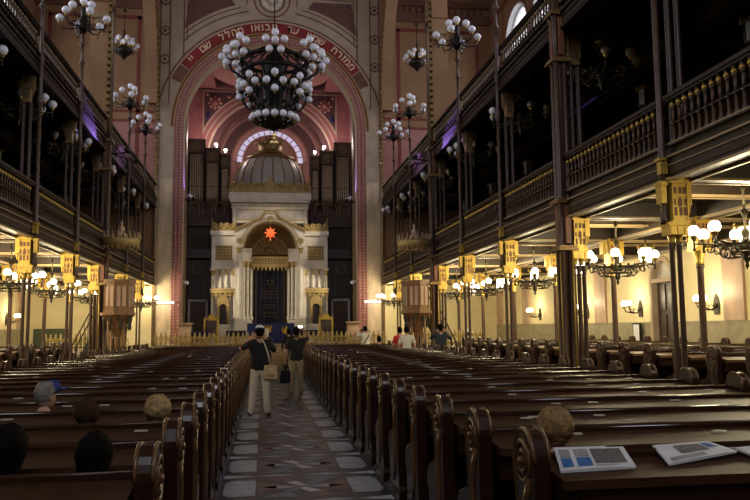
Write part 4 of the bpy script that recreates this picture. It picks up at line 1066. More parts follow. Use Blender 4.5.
# stepped columns beside the curtain
def acol(x, y, z0, z1, r, nm='column', m='marble'):
    g = G(); g.mi(0).lathe([(r * 1.5, z0), (r * 1.5, z0 + .08), (r * 1.1, z0 + .2), (r, z0 + .25), (r * .92, z1 - .35), (r * 1.05, z1 - .33)], (x, y, 0), 12); g.mi(1).lathe([(r * 1.0, z1 - .33), (r * 1.1, z1 - .28), (r * 1.0, z1 - .22), (r * 1.6, z1 - .04), (r * 1.7, z1)], (x, y, 0), 10); g.mi(0).cbox(x, y, z1, r * 3.4, r * 3.4, .08)
    return g.build(nm, [m, 'lace'], ark)
for q in (-1, 1):
    for x, y in ((1.08, .25), (1.28, .0), (1.48, -.25), (1.72, -.62)): acol(q * x, y, 1.25, ZS - (.0 if x > 1.6 else .75), .095)
    g = G(); a, b = sorted((q * .98, q * 2.0)); g.box(a, b, -.75, .5, B0, 1.2); g.box(a, b, -.8, .5, 1.1, 1.22); g.box(a, b, -.8, .5, B0, .5); g.build('pedestal', 'marble', ark)
    # side wing
    c = q * 2.6
    g = G(); g.box(c - .68, c + .68, -.1, 1.6, B0, 6.25); g.box(c - .75, c + .75, -.2, 1.65, 6.05, 6.3); g.box(c - .72, c + .72, -.15, 1.6, 4.0, 4.08); g.build('wing', 'marble', ark)
    cr = crest(c - .72, c + .72, -.15, 6.3, .62, 4, ark, False)
    g = G()
    for i in range(5):
        for j in range(4): g.box(c - .42 + .17 * i, c - .29 + .17 * i, -.115, -.1, 4.72 + .17 * j, 4.85 + .17 * j)
    g.mi(1).box(c - .46, c + .46, -.108, -.1, 4.68, 5.42); g.mi(0).box(c - .5, c + .5, -.14, -.1, 4.64, 4.68).box(c - .5, c + .5, -.14, -.1, 5.42, 5.46); g.build('lattice_panel', ['lace', 'golddk'], ark)
    for i in range(4): acol(c - .5 + .335 * i, -.22, 3.05, 4.1, .06, 'colonnette')
    for xx in (-.62, .62): acol(c + xx, -.28, 1.3, 4.05, .07, 'column')
    g = G(); g.box(c - .7, c + .7, -.45, .0, 2.75, 2.95); g.box(c - .74, c + .74, -.5, 0, 2.92, 3.0)
    for i in range(5): g.ring(c - .52 + .26 * i, 2.55, .09, .13, 0, PI, -.42, -.3, 10); g.lathe([(.004, 2.3), (.04, 2.4), (.05, 2.6), (.07, 2.75)], (c - .65 + .26 * i, -.36, 0), 6)
    g.lathe([(.004, 2.3), (.04, 2.4), (.05, 2.6), (.07, 2.75)], (c + .65, -.36, 0), 6); g.build('gilt_canopy', 'lace', ark)
    g = G(); g.archwall(c - .33, c + .33, 1.0, 2.35, c, .2, 1.0, 1.95, -.4, -.2, n=12); g.prism([(c - .38, 2.3), (c + .38, 2.3), (c + .22, 2.5), (c, 2.68), (c - .22, 2.5)], -.42, -.2)
    for xx in (-.3, .3): g.lathe([(.05, .95), (.05, 1.05), (.035, 1.1), (.035, 1.9), (.06, 2.0)], (c + xx, -.44, 0), 8)
    ae = g.build('gilt_aedicule', 'lace', ark); g = G(); g.box(c - .2, c + .2, -.19, -.16, 1.0, 2.15); g.build('niche_shade', 'galdk', ae)  # dark panel paints the shade inside the aedicule
    g = G(); g.box(c - .7, c + .7, -.5, 0, B0, .95); g.box(c - .74, c + .74, -.55, 0, .9, 1.0); g.box(c - .74, c + .74, -.55, 0, B0, .48); g.build('pedestal', 'marble', ark)
# eternal lamp
t = thing('eternal_lamp', 'glowing red star-shaped lamp hanging before the ark niche', 'lamp', (AX - .0, AY - .9, 7.05))
g = G(); g.ball((0, 0, 0), .16, 10, 7); g.build('glass', 'ember', t)
g = G()
for i in range(8):
    a = 2 * PI * i / 8; d = Vector((math.cos(a), 0, math.sin(a))); p = Vector((-d.z, 0, d.x)) * .09
    b = len(g.v); g.v += [tuple(d * .14 + p), tuple(d * .14 - p), tuple(d * .36), tuple(d * .14 + Vector((0, -.08, 0)))]; g.face([b, b + 1, b + 2]); g.face([b, b + 2, b + 3]); g.face([b + 1, b + 3, b + 2])
g.build('star_point', 'ember', t)
g = G(); g.tube([(0, 0, .3), (0, .2, 1.2)], .012, 5); g.lathe([(.004, -.5), (.05, -.42), (.03, -.34)], (0, 0, 0), 8); g.build('chain', 'brass', t)
# throne chairs, lecterns and side doors
def throne(label, x):
    t = thing('throne_chair', label, 'chair', (x, 40.6, ZB))
    g = G(); g.box(-.32, .32, -.3, .3, .42, .52); g.build('seat', 'pulpit', t)
    for a in (-.3, .3):
        for b in (-.27, .27): g = G(); g.lathe([(.045, 0), (.03, .1), (.05, .3), (.04, .43)], (a, b, 0), 8); g.build('leg', 'gold', t)
        g = G(); g.tube([(a, .27, .8), (a, 0, .82), (a, -.28, .76), (a, -.27, .5)], .03, 6); g.build('armrest', 'gold', t)
    g = G(); g.box(-.3, .3, .24, .3, .5, 1.2); bp = g.build('backrest', 'shaftdk', t)
    g = G()
    for a in (-.34, .34): g.box(a - .05, a + .05, .22, .32, .42, 1.3); g.ball((a, .27, 1.36), .06, 6, 4)
    g.tube([(-.36, .27, 1.25), (-.2, .27, 1.3), (-.12, .27, 1.42), (0, .27, 1.5), (.12, .27, 1.42), (.2, .27, 1.3), (.36, .27, 1.25)], .06, 6); g.prism([(-.34, 1.15), (.34, 1.15), (.15, 1.35), (0, 1.46), (-.15, 1.35)], .24, .3); g.build('gilt_frame', 'gold', bp)
throne('gilt throne chair by the ark wing on the blue-cap side', CX - 3.1); throne('gilt throne chair by the ark wing on the newspaper side', CX + 2.95)
def lectern(label, x, y=36.6):
    t = thing('lectern', label, 'lectern', (x, y, ZB))
    g = G(); g.box(-.35, .35, -.25, .25, 0, .06); g.cyl(0, 0, .06, .6, .06); g.build('stand', 'pulpit', t)
    g = G(); g.box(-.45, .45, -.3, .3, .6, .66); g.box(-.46, .46, -.31, -.28, .4, .66)
    for i in range(3): g.prism([(-.46 + .306 * i, .45), (-.46 + .306 * (i + 1), .45), (-.31 + .306 * i, .3)], -.315, -.285)
    g.build('cloth', 'navy', t)
lectern('lectern under a pointed navy cloth, nearest the ark curtain, on the blue-cap side', CX - 1.65); lectern('lectern under a pointed navy cloth, nearest the ark curtain, on the newspaper side', CX + 1.75)
lectern('small navy-covered lectern close to the throne chair on the blue-cap side', CX - 3.3, 37.2)
t = thing('reading_table', 'reading table with royal blue embroidered cover before the ark curtain', 'table', (AX, 38.2, ZB))
g = G(); g.box(-1.1, 1.1, -.45, .45, .0, .95); g.build('base', 'pulpit', t)
g = G(); g.box(-1.15, 1.15, -.5, .5, .9, 1.0)
n = 40
for i in range(n):
    x0, x1 = -1.15 + 2.3 * i / n, -1.15 + 2.3 * (i + 1) / n; d0, d1 = -.52 + .02 * math.sin(i * .9), -.52 + .02 * math.sin((i + 1) * .9); b = len(g.v)
    g.v += [(x0, d0, .05), (x1, d1, .05), (x1, -.5, .98), (x0, -.5, .98)]; g.face([b, b + 1, b + 2, b + 3], True)
cv = g.build('cover', 'blue', t)
g = G(); g.lathe([(.16, 0), (.2, .06), (.16, .1), (.2, .26)], (-.15, -.56, .55), 10, sy=.1)
for i in range(3): g.ball((-.3 + .15 * i, -.56, .86), .05, 6, 4)
g.ball((.72, -.56, .6), .13, 8, 5, 1.3); g.ball((.76, -.57, .8), .07, 6, 4); g.tube([(.6, -.56, .5), (.55, -.56, .7), (.6, -.56, .85)], .03, 5); g.tube([(.78, -.56, .5), (.85, -.56, .42)], .03, 5)
g.build('emblem', 'gold', cv)
def cabinet(label, x):
    t = thing('panelled_door_case', label, 'doorway', (x, 45.0, ZB))
    g = G(); g.box(-.55, .55, 0, .3, 0, 2.5); g.build('case', 'organ', t)
    g = G()
    for q in (-.5, .5): g.box(q - .06, q + .06, -.06, .0, 0, 2.45)
    g.box(-.56, .56, -.06, 0, 2.35, 2.47); g.build('frame', 'marble2', t)
    g = G()
    for j in range(9):
        g.tube([(-.4, -.02, .3 + .22 * j), (-.13, -.02, .4 + .22 * j), (.13, -.02, .3 + .22 * j), (.4, -.02, .4 + .22 * j)], .015, 5)
    g.build('grille', 'golddk', t)
cabinet('pale-framed grille doorway in the dark panelling on the blue-cap side', CX - 4.15); cabinet('pale-framed grille doorway in the dark panelling on the newspaper side', CX + 4.15)
def desk(label, x):
    t = thing('wooden_desk', label, 'desk', (x, 38.3, ZB)); g = G(); g.box(-.3, .3, -.25, .25, 0, 1.0); g.build('body', 'pulpit', t)
    g = G(); g.box(-.36, .36, -.3, .3, 1.0, 1.06); g.box(-.3, .3, -.27, -.25, .15, .85); g.build('top', 'pilaster', t)
desk('tall light wooden desk behind the railing on the blue-cap side', CX - 4.15); desk('tall light wooden desk behind the railing on the newspaper side', CX + 4.1)

# ------------------------------------------------------------------ organ cases either side of the ark
for q in (-1, 1):
    t = thing('organ_case', 'dark stepped organ pipe case beside the ark ' + (OPP if q < 0 else WIN), 'organ', (CX, 46.0, ZB))
    g = G(); a, b = sorted((q * 2.45, q * 5.02)); g.box(a, b, .25, 1.2, 0, 8.2); g.build('lower_case', 'organ', t)
    for (x0, x1, zt) in ((3.95, 4.95, 12.15), (3.05, 3.92, 11.6), (2.45, 3.02, 11.25)):
        g = G(); a, b = sorted((q * x0, q * x1)); g.box(a, b, .3, 1.2, 8.2, zt); g.box(a - .04, b + .04, .1, .3, zt - .75, zt); g.box(a - .06, b + .06, .05, .35, zt, zt + .1)
        for e in (a, b): g.box(e - .06, e + .06, .05, .3, 8.0, zt)
        tw = g.build('tower', 'organ', t)
        n = 6
        for i in range(n):
            px = a + .1 + (b - a - .2) * (i + .5) / n; g = G(); g.lathe([(.02, 8.1), (.06, 8.7), (.06, zt - .85), (.05, zt - .8)], (px, .2, 0), 8); g.build('pipe', 'pipe', tw)
        g = G(); g.ring((a + b) / 2, zt - .38, .17, .23, 0, 2 * PI, .05, .1, 14); g.ring((a + b) / 2, zt - .38, .05, .09, 0, 2 * PI, .05, .1, 8); g.box(a, b, .08, .12, 9.3, 9.36); g.build('rosette', 'golddk', tw)
    # gallery parapet and panelling below
    a, b = sorted((q * 2.2, q * 5.02))
    g = G(); g.box(a, b, -.3, .25, 5.3, 5.5); g.box(a, b, -.32, -.2, 6.9, 7.05); g.box(a, b, -.3, .2, 4.95, 5.3)
    for i in range(15):
        x = a + (b - a) * (i + .5) / 15; g.lathe([(.05, 5.5), (.03, 5.6), (.03, 6.1), (.06, 6.2), (.03, 6.3), (.03, 6.75), (.06, 6.9)], (x, -.25, 0), 6)
    g.build('parapet', 'shaftdk', t)
    g = G()
    for x in (q * 3.3, q * 4.3):
        for k in (0, 1):
            g.tube([(x + .26 * math.cos(PI / 2 + k * PI + 2 * PI * i / 3), .22, 4.35 + .26 * math.sin(PI / 2 + k * PI + 2 * PI * i / 3)) for i in range(3)], .018, 5, True)
        g.ring(x, 4.35, .28, .31, 0, 2 * PI, .2, .25, 18)
    g.build('star', 'bronze', t)
    g = G()
    for i in range(9): x = a + (b - a) * (i + .5) / 9; g.box(x - .1, x + .1, .2, .25, 2.7, 3.85)
    g.box(a, b, .15, .25, 2.45, 2.6); g.box(a, b, .15, .25, 3.9, 4.0); g.box(a, b, .15, .25, 4.7, 4.8); g.build('panelling', 'shaftdk', t)
    g = G()
    for x in (q * 3.0, q * 3.75, q * 4.5): g.ring(x, 8.05, .25, .31, 0, PI, -.05, .0, 14); g.box(x - .31, x - .25, -.05, 0, 7.6, 8.05); g.box(x + .25, x + .31, -.05, 0, 7.6, 8.05)
    g.build('gilt_arch', 'golddk', t)
# projector lamps for the ark
def projector(label, x, y, z, tgt, power):
    t = thing('spotlight', label, 'spotlight', (x, y, z))
    d = (Vector(tgt) - Vector((x, y, z))).normalized()
    g = G(); g.tube([(0, 0, 0), tuple(d * .25)], .1, 10); g.build('housing', 'white', t)
    g = G(); g.lathe([(.001, 0), (.095, .0)], (0, 0, 0), 10); o = g.build('lens', 'litw', t); o.location = d * .256; o.rotation_euler = d.to_track_quat('Z', 'Y').to_euler()
    g = G(); g.tube([(0, 0, 0), (0, 0, -.2)], .03, 6); g.tube([(0, 0, -.2), (math.copysign(.55, x - CX), .15, -.25)], .03, 6); g.build('bracket', 'iron', t)
    l = slight('spot_beam', (x, y, z), tgt, power, 1.0, (1, .86, .64), .08); l.location = Vector((x, y, z)) + d * .3
for q in (-1, 1):
    projector('white spotlight on the organ front aimed at the ark, %s' % (WIN if q > 0 else OPP), CX + q * 4.4, 41.0, 8.85, (AX, AY, 6.5), P_SPOT)
    projector('white spotlight low by the dark panelling aimed at the ark, %s' % (WIN if q > 0 else OPP), CX + q * 4.6, 41.2, 4.2, (AX + q * .8, AY, 3.6), P_SPOT * .8)
    t = thing('tube_lamp', 'bright white tube lamp across the arch pier, %s' % (WIN if q > 0 else OPP), 'lamp', (CX + q * 5.3, YE - .16, 3.05))
    g = G(); g.tube([(-.42, 0, 0), (.42, 0, 0)], .055, 8); g.build('tube', 'litw', t); g = G(); g.box(-.46, .46, .05, .16, -.06, .06); g.build('fitting', 'white', t)
    plight('lamp_glow', (0, -.3, 0), 5, (1, .95, .85), .1, t)

# ------------------------------------------------------------------ pulpits with stairs and hanging crowns
def pulpit(label, x, y, s_):
    t = thing('pulpit', label, 'pulpit', (x, y, 0), 0 if s_ > 0 else PI)
    n = 8; r = .62
    g = G(); g.lathe([(.12, 0), (.12, .1), (.07, .2), (.07, 1.45), (.14, 1.55)], (0, 0, 0), 10)
    for i in range(4): a = PI / 2 * i + PI / 4; g.tube([(.28 * math.cos(a), .28 * math.sin(a), 0), (.42 * math.cos(a), .42 * math.sin(a), 2.1)], .045, 8)
    g.build('support', 'pulpit', t)
    g = G(); g.lathe([(.1, 1.5), (.2, 1.65), (.35, 2.0), (.55, 2.22), (r + .06, 2.32), (r + .06, 2.4)], (0, 0, 0), n, False); g.build('corbel', 'pulpit', t)
    for i in range(n): 
        a = 2 * PI * (i + .5) / n; g = G(); g.lathe([(.004, 1.75), (.05, 1.87), (.03, 1.97), (.08, 2.17), (.06, 2.28)], (.5 * math.cos(a), .5 * math.sin(a), 0), 6); g.build('drop', 'stair', t)
    for i in range(n):
        if i in (0, 7): continue
        a, b = 2 * PI * i / n, 2 * PI * (i + 1) / n; p, q = Vector((r * math.cos(a), r * math.sin(a), 0)), Vector((r * math.cos(b), r * math.sin(b), 0))
        m = (p + q) / 2; o = m.normalized(); u = (q - p).normalized(); w = (q - p).length
        g = G()
        def slab(c0, c1, z0, z1, d0, d1, mi):
            b_ = len(g.v); g.mi(mi)
            for zz in (z0, z1):
                for cc, dd in ((c0, d0), (c1, d0), (c1, d1), (c0, d1)): g.v.append(tuple(m + u * cc + o * dd + Vector((0, 0, zz))))
            for f in ((0, 3, 2, 1), (4, 5, 6, 7), (0, 1, 5, 4), (1, 2, 6, 5), (2, 3, 7, 6), (3, 0, 4, 7)): g.face([b_ + k for k in f])
        slab(-w / 2, w / 2, 2.4, 3.45, -.06, 0, 0); slab(-w / 2, w / 2, 3.45, 3.56, -.1, .06, 0); slab(-w / 2, w / 2, 2.4, 2.5, -.06, .03, 0)
        slab(-w * .36, -w * .08, 2.62, 3.32, 0, .015, 1); slab(w * .08, w * .36, 2.62, 3.32, 0, .015, 1); slab(-w * .44, -w * .40, 2.52, 3.42, 0, .03, 0); slab(w * .40, w * .44, 2.52, 3.42, 0, .03, 0)
        g.build('panel', ['pulpit', 'pilaster'], t)
    # landing and stairs climbing from the aisle behind the column
    t.scale = (.85, .85, .945); yc = 1.35 * s_; a, b = sorted((.3 * s_, 1.8 * s_))
    g = G(); g.box(.1, .75, a, b, 2.34, 2.4); g.tube([(.12, a + .05, 2.4), (.12, a + .05, 3.4)], .025, 6); g.tube([(.12, b - .05, 2.4), (.12, b - .05, 3.4)], .025, 6); g.tube([(.12, a, 3.4), (.12, b, 3.4)], .03, 6)
    for e in (a + .1, b - .1): g.tube([(.45, e, 0), (.45, e, 2.34)], .045, 6)
    g.build('landing', 'stair', t)
    for i in range(9):
        x0 = 1.95 - .14 * i; z = .26 * (i + 1); g = G(); g.box(x0 - .17, x0 + .03, yc - .4, yc + .4, z - .05, z); g.box(x0 - .02, x0, yc - .4, yc + .4, z - .24, z - .05)
        g.build('stair_tread', 'stair', t)
    g = G()
    for yy in (yc - .42, yc + .42):
        g.prism([(1.95, 0), (1.75, 0), (.72, 2.1), (.72, 2.4), (1.95, .3)], yy - .02, yy + .02)
        g.tube([(1.95, yy, 1.15), (.75, yy, 3.35)], .03, 6)
        for i in range(9): x0 = 1.87 - .14 * i; g.tube([(x0, yy, .26 * (i + 1)), (x0, yy, .26 * (i + 1) + .95)], .014, 5)
        g.lathe([(.05, 0), (.04, 1.0), (.07, 1.1), (.02, 1.24)], (1.95, yy, 0), 8)
    g.build('stair_rail', 'stair', t)
pulpit('octagonal wooden pulpit with dark stairs, on the blue-cap side', CX - 5.2, 26.4, -1); pulpit('octagonal wooden pulpit with dark stairs, on the newspaper side', CX + 5.1, 26.9, 1)
def crown(label, x):
    t = thing('sounding_board', label, 'canopy', (x, 27.0, 4.62)); t.scale = (.8, .8, .9)
    g = G(); g.lathe([(.05, -.1), (.5, -.12), (.72, -.08), (.78, .05), (.8, .22), (.74, .26), (.3, .3), (.04, .34)], (0, 0, 0), 16); g.build('rim', 'lace', t)
    g = G()
    for i in range(20): a = 2 * PI * i / 20; g.lathe([(.06, .2), (.075, .3), (.03, .36), (.05, .42), (.004, .52)], (.76 * math.cos(a), .76 * math.sin(a), 0), 6); g.lathe([(.004, -.22), (.04, -.14), (.04, -.06)], (.74 * math.cos(a), .74 * math.sin(a), 0), 6)
    g.build('cresting', 'cream', t)
    g = G(); g.lathe([(.3, .3), (.22, .42), (.1, .5), (.14, .6), (.1, .7), (.04, .76), (.06, .84), (.005, .95)], (0, 0, 0), 12); g.build('finial', 'pilaster', t)
    g = G(); sx = 1 if x > CX else -1; g.tube([(0, 0, .3), (sx * .5, .0, .2), (sx * .95, 0, .1)], .03, 6); g.tube([(0, 0, .9), (sx * .9, 0, 3.5)], .012, 5); g.build('hanger', 'iron', t)
crown('gilt crown-shaped sounding board above the pulpit, on the blue-cap side', CX - 5.25); crown('gilt crown-shaped sounding board above the pulpit, on the newspaper side', CX + 5.08)
# notice board on the window-side wall, green panel wall on the other side
t = thing('notice_board', 'black framed white notice on the dado under the wall sconce', 'notice', (WR - .15, 23.75, 0))
g = G(); g.box(-.02, .04, -.24, .24, 1.05, 1.75); g.build('frame', 'black', t); g = G(); g.box(-.03, -.02, -.19, .19, 1.1, 1.7); g.build('sheet', 'paper', t)
g = G(); g.box(-.2, .04, -.24, .24, 0, 1.05); g.build('stand', 'pewend', t)
t = thing('display_screen', 'dark green panelled screen against the end wall under the gallery, on the blue-cap side', 'screen', (-10.35, 39.3, .7), PI / 2); t.scale = (1, .4, .6)
for i in range(4):
    g = G(); g.box(-.03, .03, -2 + 1.0 * i, -1.04 + 1.0 * i, .3, 1.75); g.build('panel', 'greenp', t)
g = G(); g.box(-.05, .05, -2.05, 2.0, 1.75, 1.82); g.box(-.05, .05, -2.05, 2.0, .24, .3)
for i in range(5): g.box(-.05, .05, -2.04 + 1.0 * i, -1.98 + 1.0 * i, 0, 1.8)
g.build('frame', 'stair', t)

# small white lamps on top of the pipe towers, throwing light up the apse
for q in (-1, 1):
    for dx, z, nm in ((3.3, 12.66, 'middle'), (2.72, 12.31, 'lowest')):
        t = thing('uplight', 'small white lamp on top of the %s organ pipe tower, %s' % (nm, WIN if q > 0 else OPP), 'lamp', (CX + q * dx, 46.3, z))
        g = G(); g.lathe([(.09, 0), (.09, .12), (.12, .3)], (0, 0, 0), 10); g.build('housing', 'white', t)
        g = G(); g.lathe([(.11, .29), (.08, .34), (.001, .36)], (0, 0, 0), 10); g.build('lens', 'litw', t)
        l = plight('lamp_glow', (0, -.2, .6), P_UP, (1, .82, .78), .1, t)
# ------------------------------------------------------------------ people
def V(*a): return Vector(a)
STAND = dict(pel=V(0, 0, .93), sp=V(0, .01, 1.1), ch=V(0, 0, 1.28), nk=V(0, .0, 1.45), hb=V(0, .02, 1.53))
SEGS = [('pel', 'sp'), ('sp', 'ch'), ('ch', 'nk'), ('nk', 'hb')]
RAD = dict(pel=(.175, .125), sp=(.165, .12), ch=(.18, .12), nk=(.058, .058), hb=(.052, .055), shl=(.082, .082), shr=(.082, .082), ell=(.052, .052), elr=(.052, .052), wrl=(.032, .032), wrr=(.032, .032),
           pal=(.04, .022), par=(.04, .022), hil=(.108, .115), hir=(.108, .115), knl=(.082, .085), knr=(.082, .085), anl=(.062, .066), anr=(.062, .066), tol=(.04, .03), tor=(.04, .03))
def hand_fingers(g, wrist, palm, curl):
    d = (palm - wrist).normalized(); n = curl.normalized(); n = (n - d * n.dot(d)).normalized(); s = d.cross(n)
    base = palm
    for i, (o, L) in enumerate(((-.03, .062), (-.01, .075), (.011, .07), (.03, .055))):
        b = base + s * o - d * .01; p1 = b + d * L * .45 + n * .004; p2 = p1 + d * L * .3 + n * L * .25; p3 = p2 + d * L * .1 + n * L * .3
        g.tube([b, p1, p2, p3], [.0095, .009, .0085, .006], 6)
    b = wrist + (palm - wrist) * .35 + s * -.025; g.tube([b, b + s * -.025 + d * .02 + n * .01, b + s * -.03 + d * .05 + n * .025], [.011, .0105, .008], 6)
def person(label, loc, rot, J, mats, hair, scale=1.0, sleeve='short', skin='skin', lean=0.0, look=(0, 0), hairlen=0.0, face=True, curl=(0, 1, 0), bald=False, hat=None, fat=1.0, sub_=2):
    # J overrides joints; mats = (shirt, trousers, shoe)
    P = dict(STAND)
    for s, q in (('l', -1), ('r', 1)):
        P['sh' + s] = V(q * .19, -.01, 1.395); P['el' + s] = V(q * .26, -.02, 1.13); P['wr' + s] = V(q * .26, .07, .9); P['pa' + s] = V(q * .26, .1, .82)
        P['hi' + s] = V(q * .088, 0, .87); P['kn' + s] = V(q * .1, .02, .49); P['an' + s] = V(q * .105, -.02, .075); P['to' + s] = V(q * .12, .13, .035)
    P.update({k: V(*v) for k, v in J.items()})
    if lean:
        m = Matrix.Rotation(-lean, 3, 'X'); o = P['pel']
        for k in ('sp', 'ch', 'nk', 'hb', 'shl', 'shr', 'ell', 'elr'): P[k] = o + m @ (P[k] - o)
    edges = [('pel', 'sp', 'shirt'), ('sp', 'ch', 'shirt'), ('ch', 'nk', 'neck'), ('nk', 'hb', 'neck')]
    for s in 'lr':
        edges += [('ch', 'sh' + s, 'shirt'), ('sh' + s, 'el' + s, 'upper'), ('el' + s, 'wr' + s, 'fore'), ('wr' + s, 'pa' + s, 'hand'), ('pel', 'hi' + s, 'hip'), ('hi' + s, 'kn' + s, 'leg'), ('kn' + s, 'an' + s, 'leg'), ('an' + s, 'to' + s, 'foot')]
    names = list(P); idx = {n: i for i, n in enumerate(names)}
    me = bpy.data.meshes.new('tmp'); me.from_pydata([tuple(P[n]) for n in names], [(idx[a], idx[b]) for a, b, _ in edges], [])
    ob = bpy.data.objects.new('tmp', me); COL.objects.link(ob)
    md = ob.modifiers.new('Skin', 'SKIN'); md.use_smooth_shade = True
    sk = me.skin_vertices[0].data
    for n in names: sk[idx[n]].radius = RAD[n]; sk[idx[n]].use_root = (n == 'pel')
    sd = ob.modifiers.new('Sub', 'SUBSURF'); sd.levels = sub_; sd.render_levels = sub_
    dg = bpy.context.evaluated_depsgraph_get(); em = bpy.data.meshes.new_from_object(ob.evaluated_get(dg))
    bpy.data.objects.remove(ob)
    g = G(); g.v = [tuple(v.co) for v in em.vertices]
    smap = {'shirt': 0, 'upper': 0, 'fore': 0 if sleeve == 'long' else 2, 'neck': 2, 'hand': 2, 'hip': 1, 'leg': 1, 'foot': 3}
    def near(c):
        best, bz = 1e9, None
        for a, b, z in edges:
            A, B = P[a], P[b]; t = max(0, min(1, (c - A).dot(B - A) / max(1e-9, (B - A).length_squared))); d = (c - A - (B - A) * t).length
            if z == 'shirt': d -= .05
            if z == 'neck':
                if t < .55 and a == 'ch': d += .1
            if d < best: best, bz, bt = d, z, t
        return bz, bt
    for p in em.polygons:
        z, t = near(p.center); mi = smap[z]
        if z == 'upper' and sleeve == 'short' and t > .8: mi = 2
        if z == 'hip' and p.center.z > P['pel'].z - .03: mi = 0
        if z == 'shirt' and p.center.z < P['pel'].z - .05: mi = 1
        g.mi(mi).face(list(p.vertices), True)
    bpy.data.meshes.remove(em)
    # hands
    g.mi(2)
    for s in 'lr': hand_fingers(g, P['wr' + s], P['pa' + s], V(*curl) if isinstance(curl, tuple) else curl)
    # head with a face
    hd = (P['hb'] - P['nk']).normalized(); hc = P['hb'] + V(0, .02, .085)
    yaw, pit = look; Rm = Matrix.Rotation(yaw, 3, 'Z') @ Matrix.Rotation(pit, 3, 'X')
    def hp(x, y, z): return tuple(hc + Rm @ V(x, y, z))
    h = G(); h.lathe([(.001, -.128), (.035, -.122), (.06, -.1), (.074, -.06), (.08, 0), (.081, .04), (.072, .085), (.048, .115), (.001, .128)], (0, 0, 0), 18, sx=.95, sy=1.22)
    for i, (x, y, z) in enumerate(h.v):
        if y > 0 and z < -.04: y += .012 * (1 if abs(x) < .04 else .3)
        if y < 0 and z < -.05: y *= .75
        h.v[i] = (x, y, z)
    h.ball((0, .1, -.02), .016, 8, 6, 1.5); h.ball((0, .106, -.032), .017, 8, 6, .8)
    for q in (-1, 1): h.ball((q * .078, -.01, -.012), .02, 8, 6, 1.6, .45, 1.0)
    h.tube([(-.026, .088, -.07), (0, .096, -.068), (.026, .088, -.07)], .006, 5)
    n0 = len(g.v); g.v += [hp(*v) for v in h.v]
    for f in h.f: g.mi(2).face([n0 + i for i in f], True)
    e = G()
    for q in (-1, 1): e.ball((q * .031, .086, .008), .011, 8, 6)
    n0 = len(g.v); g.v += [hp(*v) for v in e.v]
    for f in e.f: g.mi(4).face([n0 + i for i in f], True)
    t = g.build('person', [mats[0], mats[1], skin, mats[2], 'white'])
    t.location = loc; t.rotation_euler[2] = rot; t.scale = (scale,) * 3
    tag(t, label, 'person')
    # hair: a fuzzy cap, longer at the back if wanted
    if hair:
        k = G(); rr = random.Random(len(label)); N, Mm = 28, 16
        for jj in range(Mm + 1):
            for i in range(N):
                th = 2 * PI * i / N; fr = math.sin(th)
                zmin = .055 if fr > .35 else (.055 + (-.03 - .055) * (.35 - fr) / .6 if fr > -.25 else -.085)
                if hairlen and fr < .3: zmin -= .14 * hairlen
                z = .128 * (1.12 if not bald else 1.02); z = z * math.cos(.5 * PI * min(1, jj / 9)) if zmin <= 0 and jj <= 9 else (zmin * (jj - 9) / (Mm - 9) if zmin <= 0 else zmin + (z - zmin) * math.cos(.5 * PI * jj / Mm))
                c = math.sqrt(max(0.0, 1 - ((z - .022) / .126) ** 2)) if jj else 0.0
                if z < .022: c = max(c, .98 - (.1 if hairlen else .32) * min(1, (.022 - z) / .1) ** 1.6)
                pass; fz = 1 + rr.uniform(-.035, .045)
                k.v.append(hp(.092 * fat * c * math.cos(th) * fz, .112 * fat * c * math.sin(th) * fz - .006, z * (1.0 if z < 0 else fat * .3 + .7) * fz + .006))
        for jj in range(Mm):
            for i in range(N):
                a = jj * N + i; b = jj * N + (i + 1) % N; k.face([a, a + N, b + N, b], True)
        k.build('hair', hair, t)
    if hat == 'kippah':
        k = G(); k.mi(0).lathe([(.085, .075), (.07, .112), (.04, .137), (.001, .146)], (0, 0, 0), 16); k.mi(1).lathe([(.088, .07), (.086, .085)], (0, 0, 0), 16)
        k.v = [hp(x, y * 1.1 - .012, z + .008) for x, y, z in k.v]; k.build('kippah', ['white', 'pblue'], t)
    if hat == 'cap':
        k = G(); k.lathe([(.1, .06), (.098, .1), (.07, .145), (.001, .155)], (0, 0, 0), 16, sy=1.15); k.prism([(.1 * math.cos(PI * i / 10) , .09 + .12 * math.sin(PI * i / 10)) for i in range(11)], .055, .068, 'xy')
        k.v = [hp(x * .9, y * .85 + .055, z - .03 + (.03 if y > 0 else 0)) for x, y, z in k.v]; k.build('cap', 'capblue', t)
    if hat == 'sunhat':
        k = G(); k.lathe([(.19, .04), (.18, .055), (.105, .07), (.1, .12), (.075, .16), (.001, .168)], (0, 0, 0), 18)
        k.v = [hp(x, y, z) for x, y, z in k.v]; k.build('hat', 'shirtwh', t)
    
    return t, P, lambda p: Vector(loc) + Matrix.Rotation(rot, 3, 'Z') @ (Vector(p) * scale)

def camera_thing(label, c, rot):
    t = thing('camera', label, 'camera', c, rot); g = G(); g.box(-.065, .065, -.02, .035, -.045, .045); g.box(-.03, .03, -.02, .03, .045, .07); g.build('body', 'black', t)
    g = G(); g.lathe([(.036, .03), (.036, .1), (.03, .1)], (0, 0, 0), 12); g.v = [(x, z, y) for x, y, z in g.v]; g.build('lens', 'black', t)
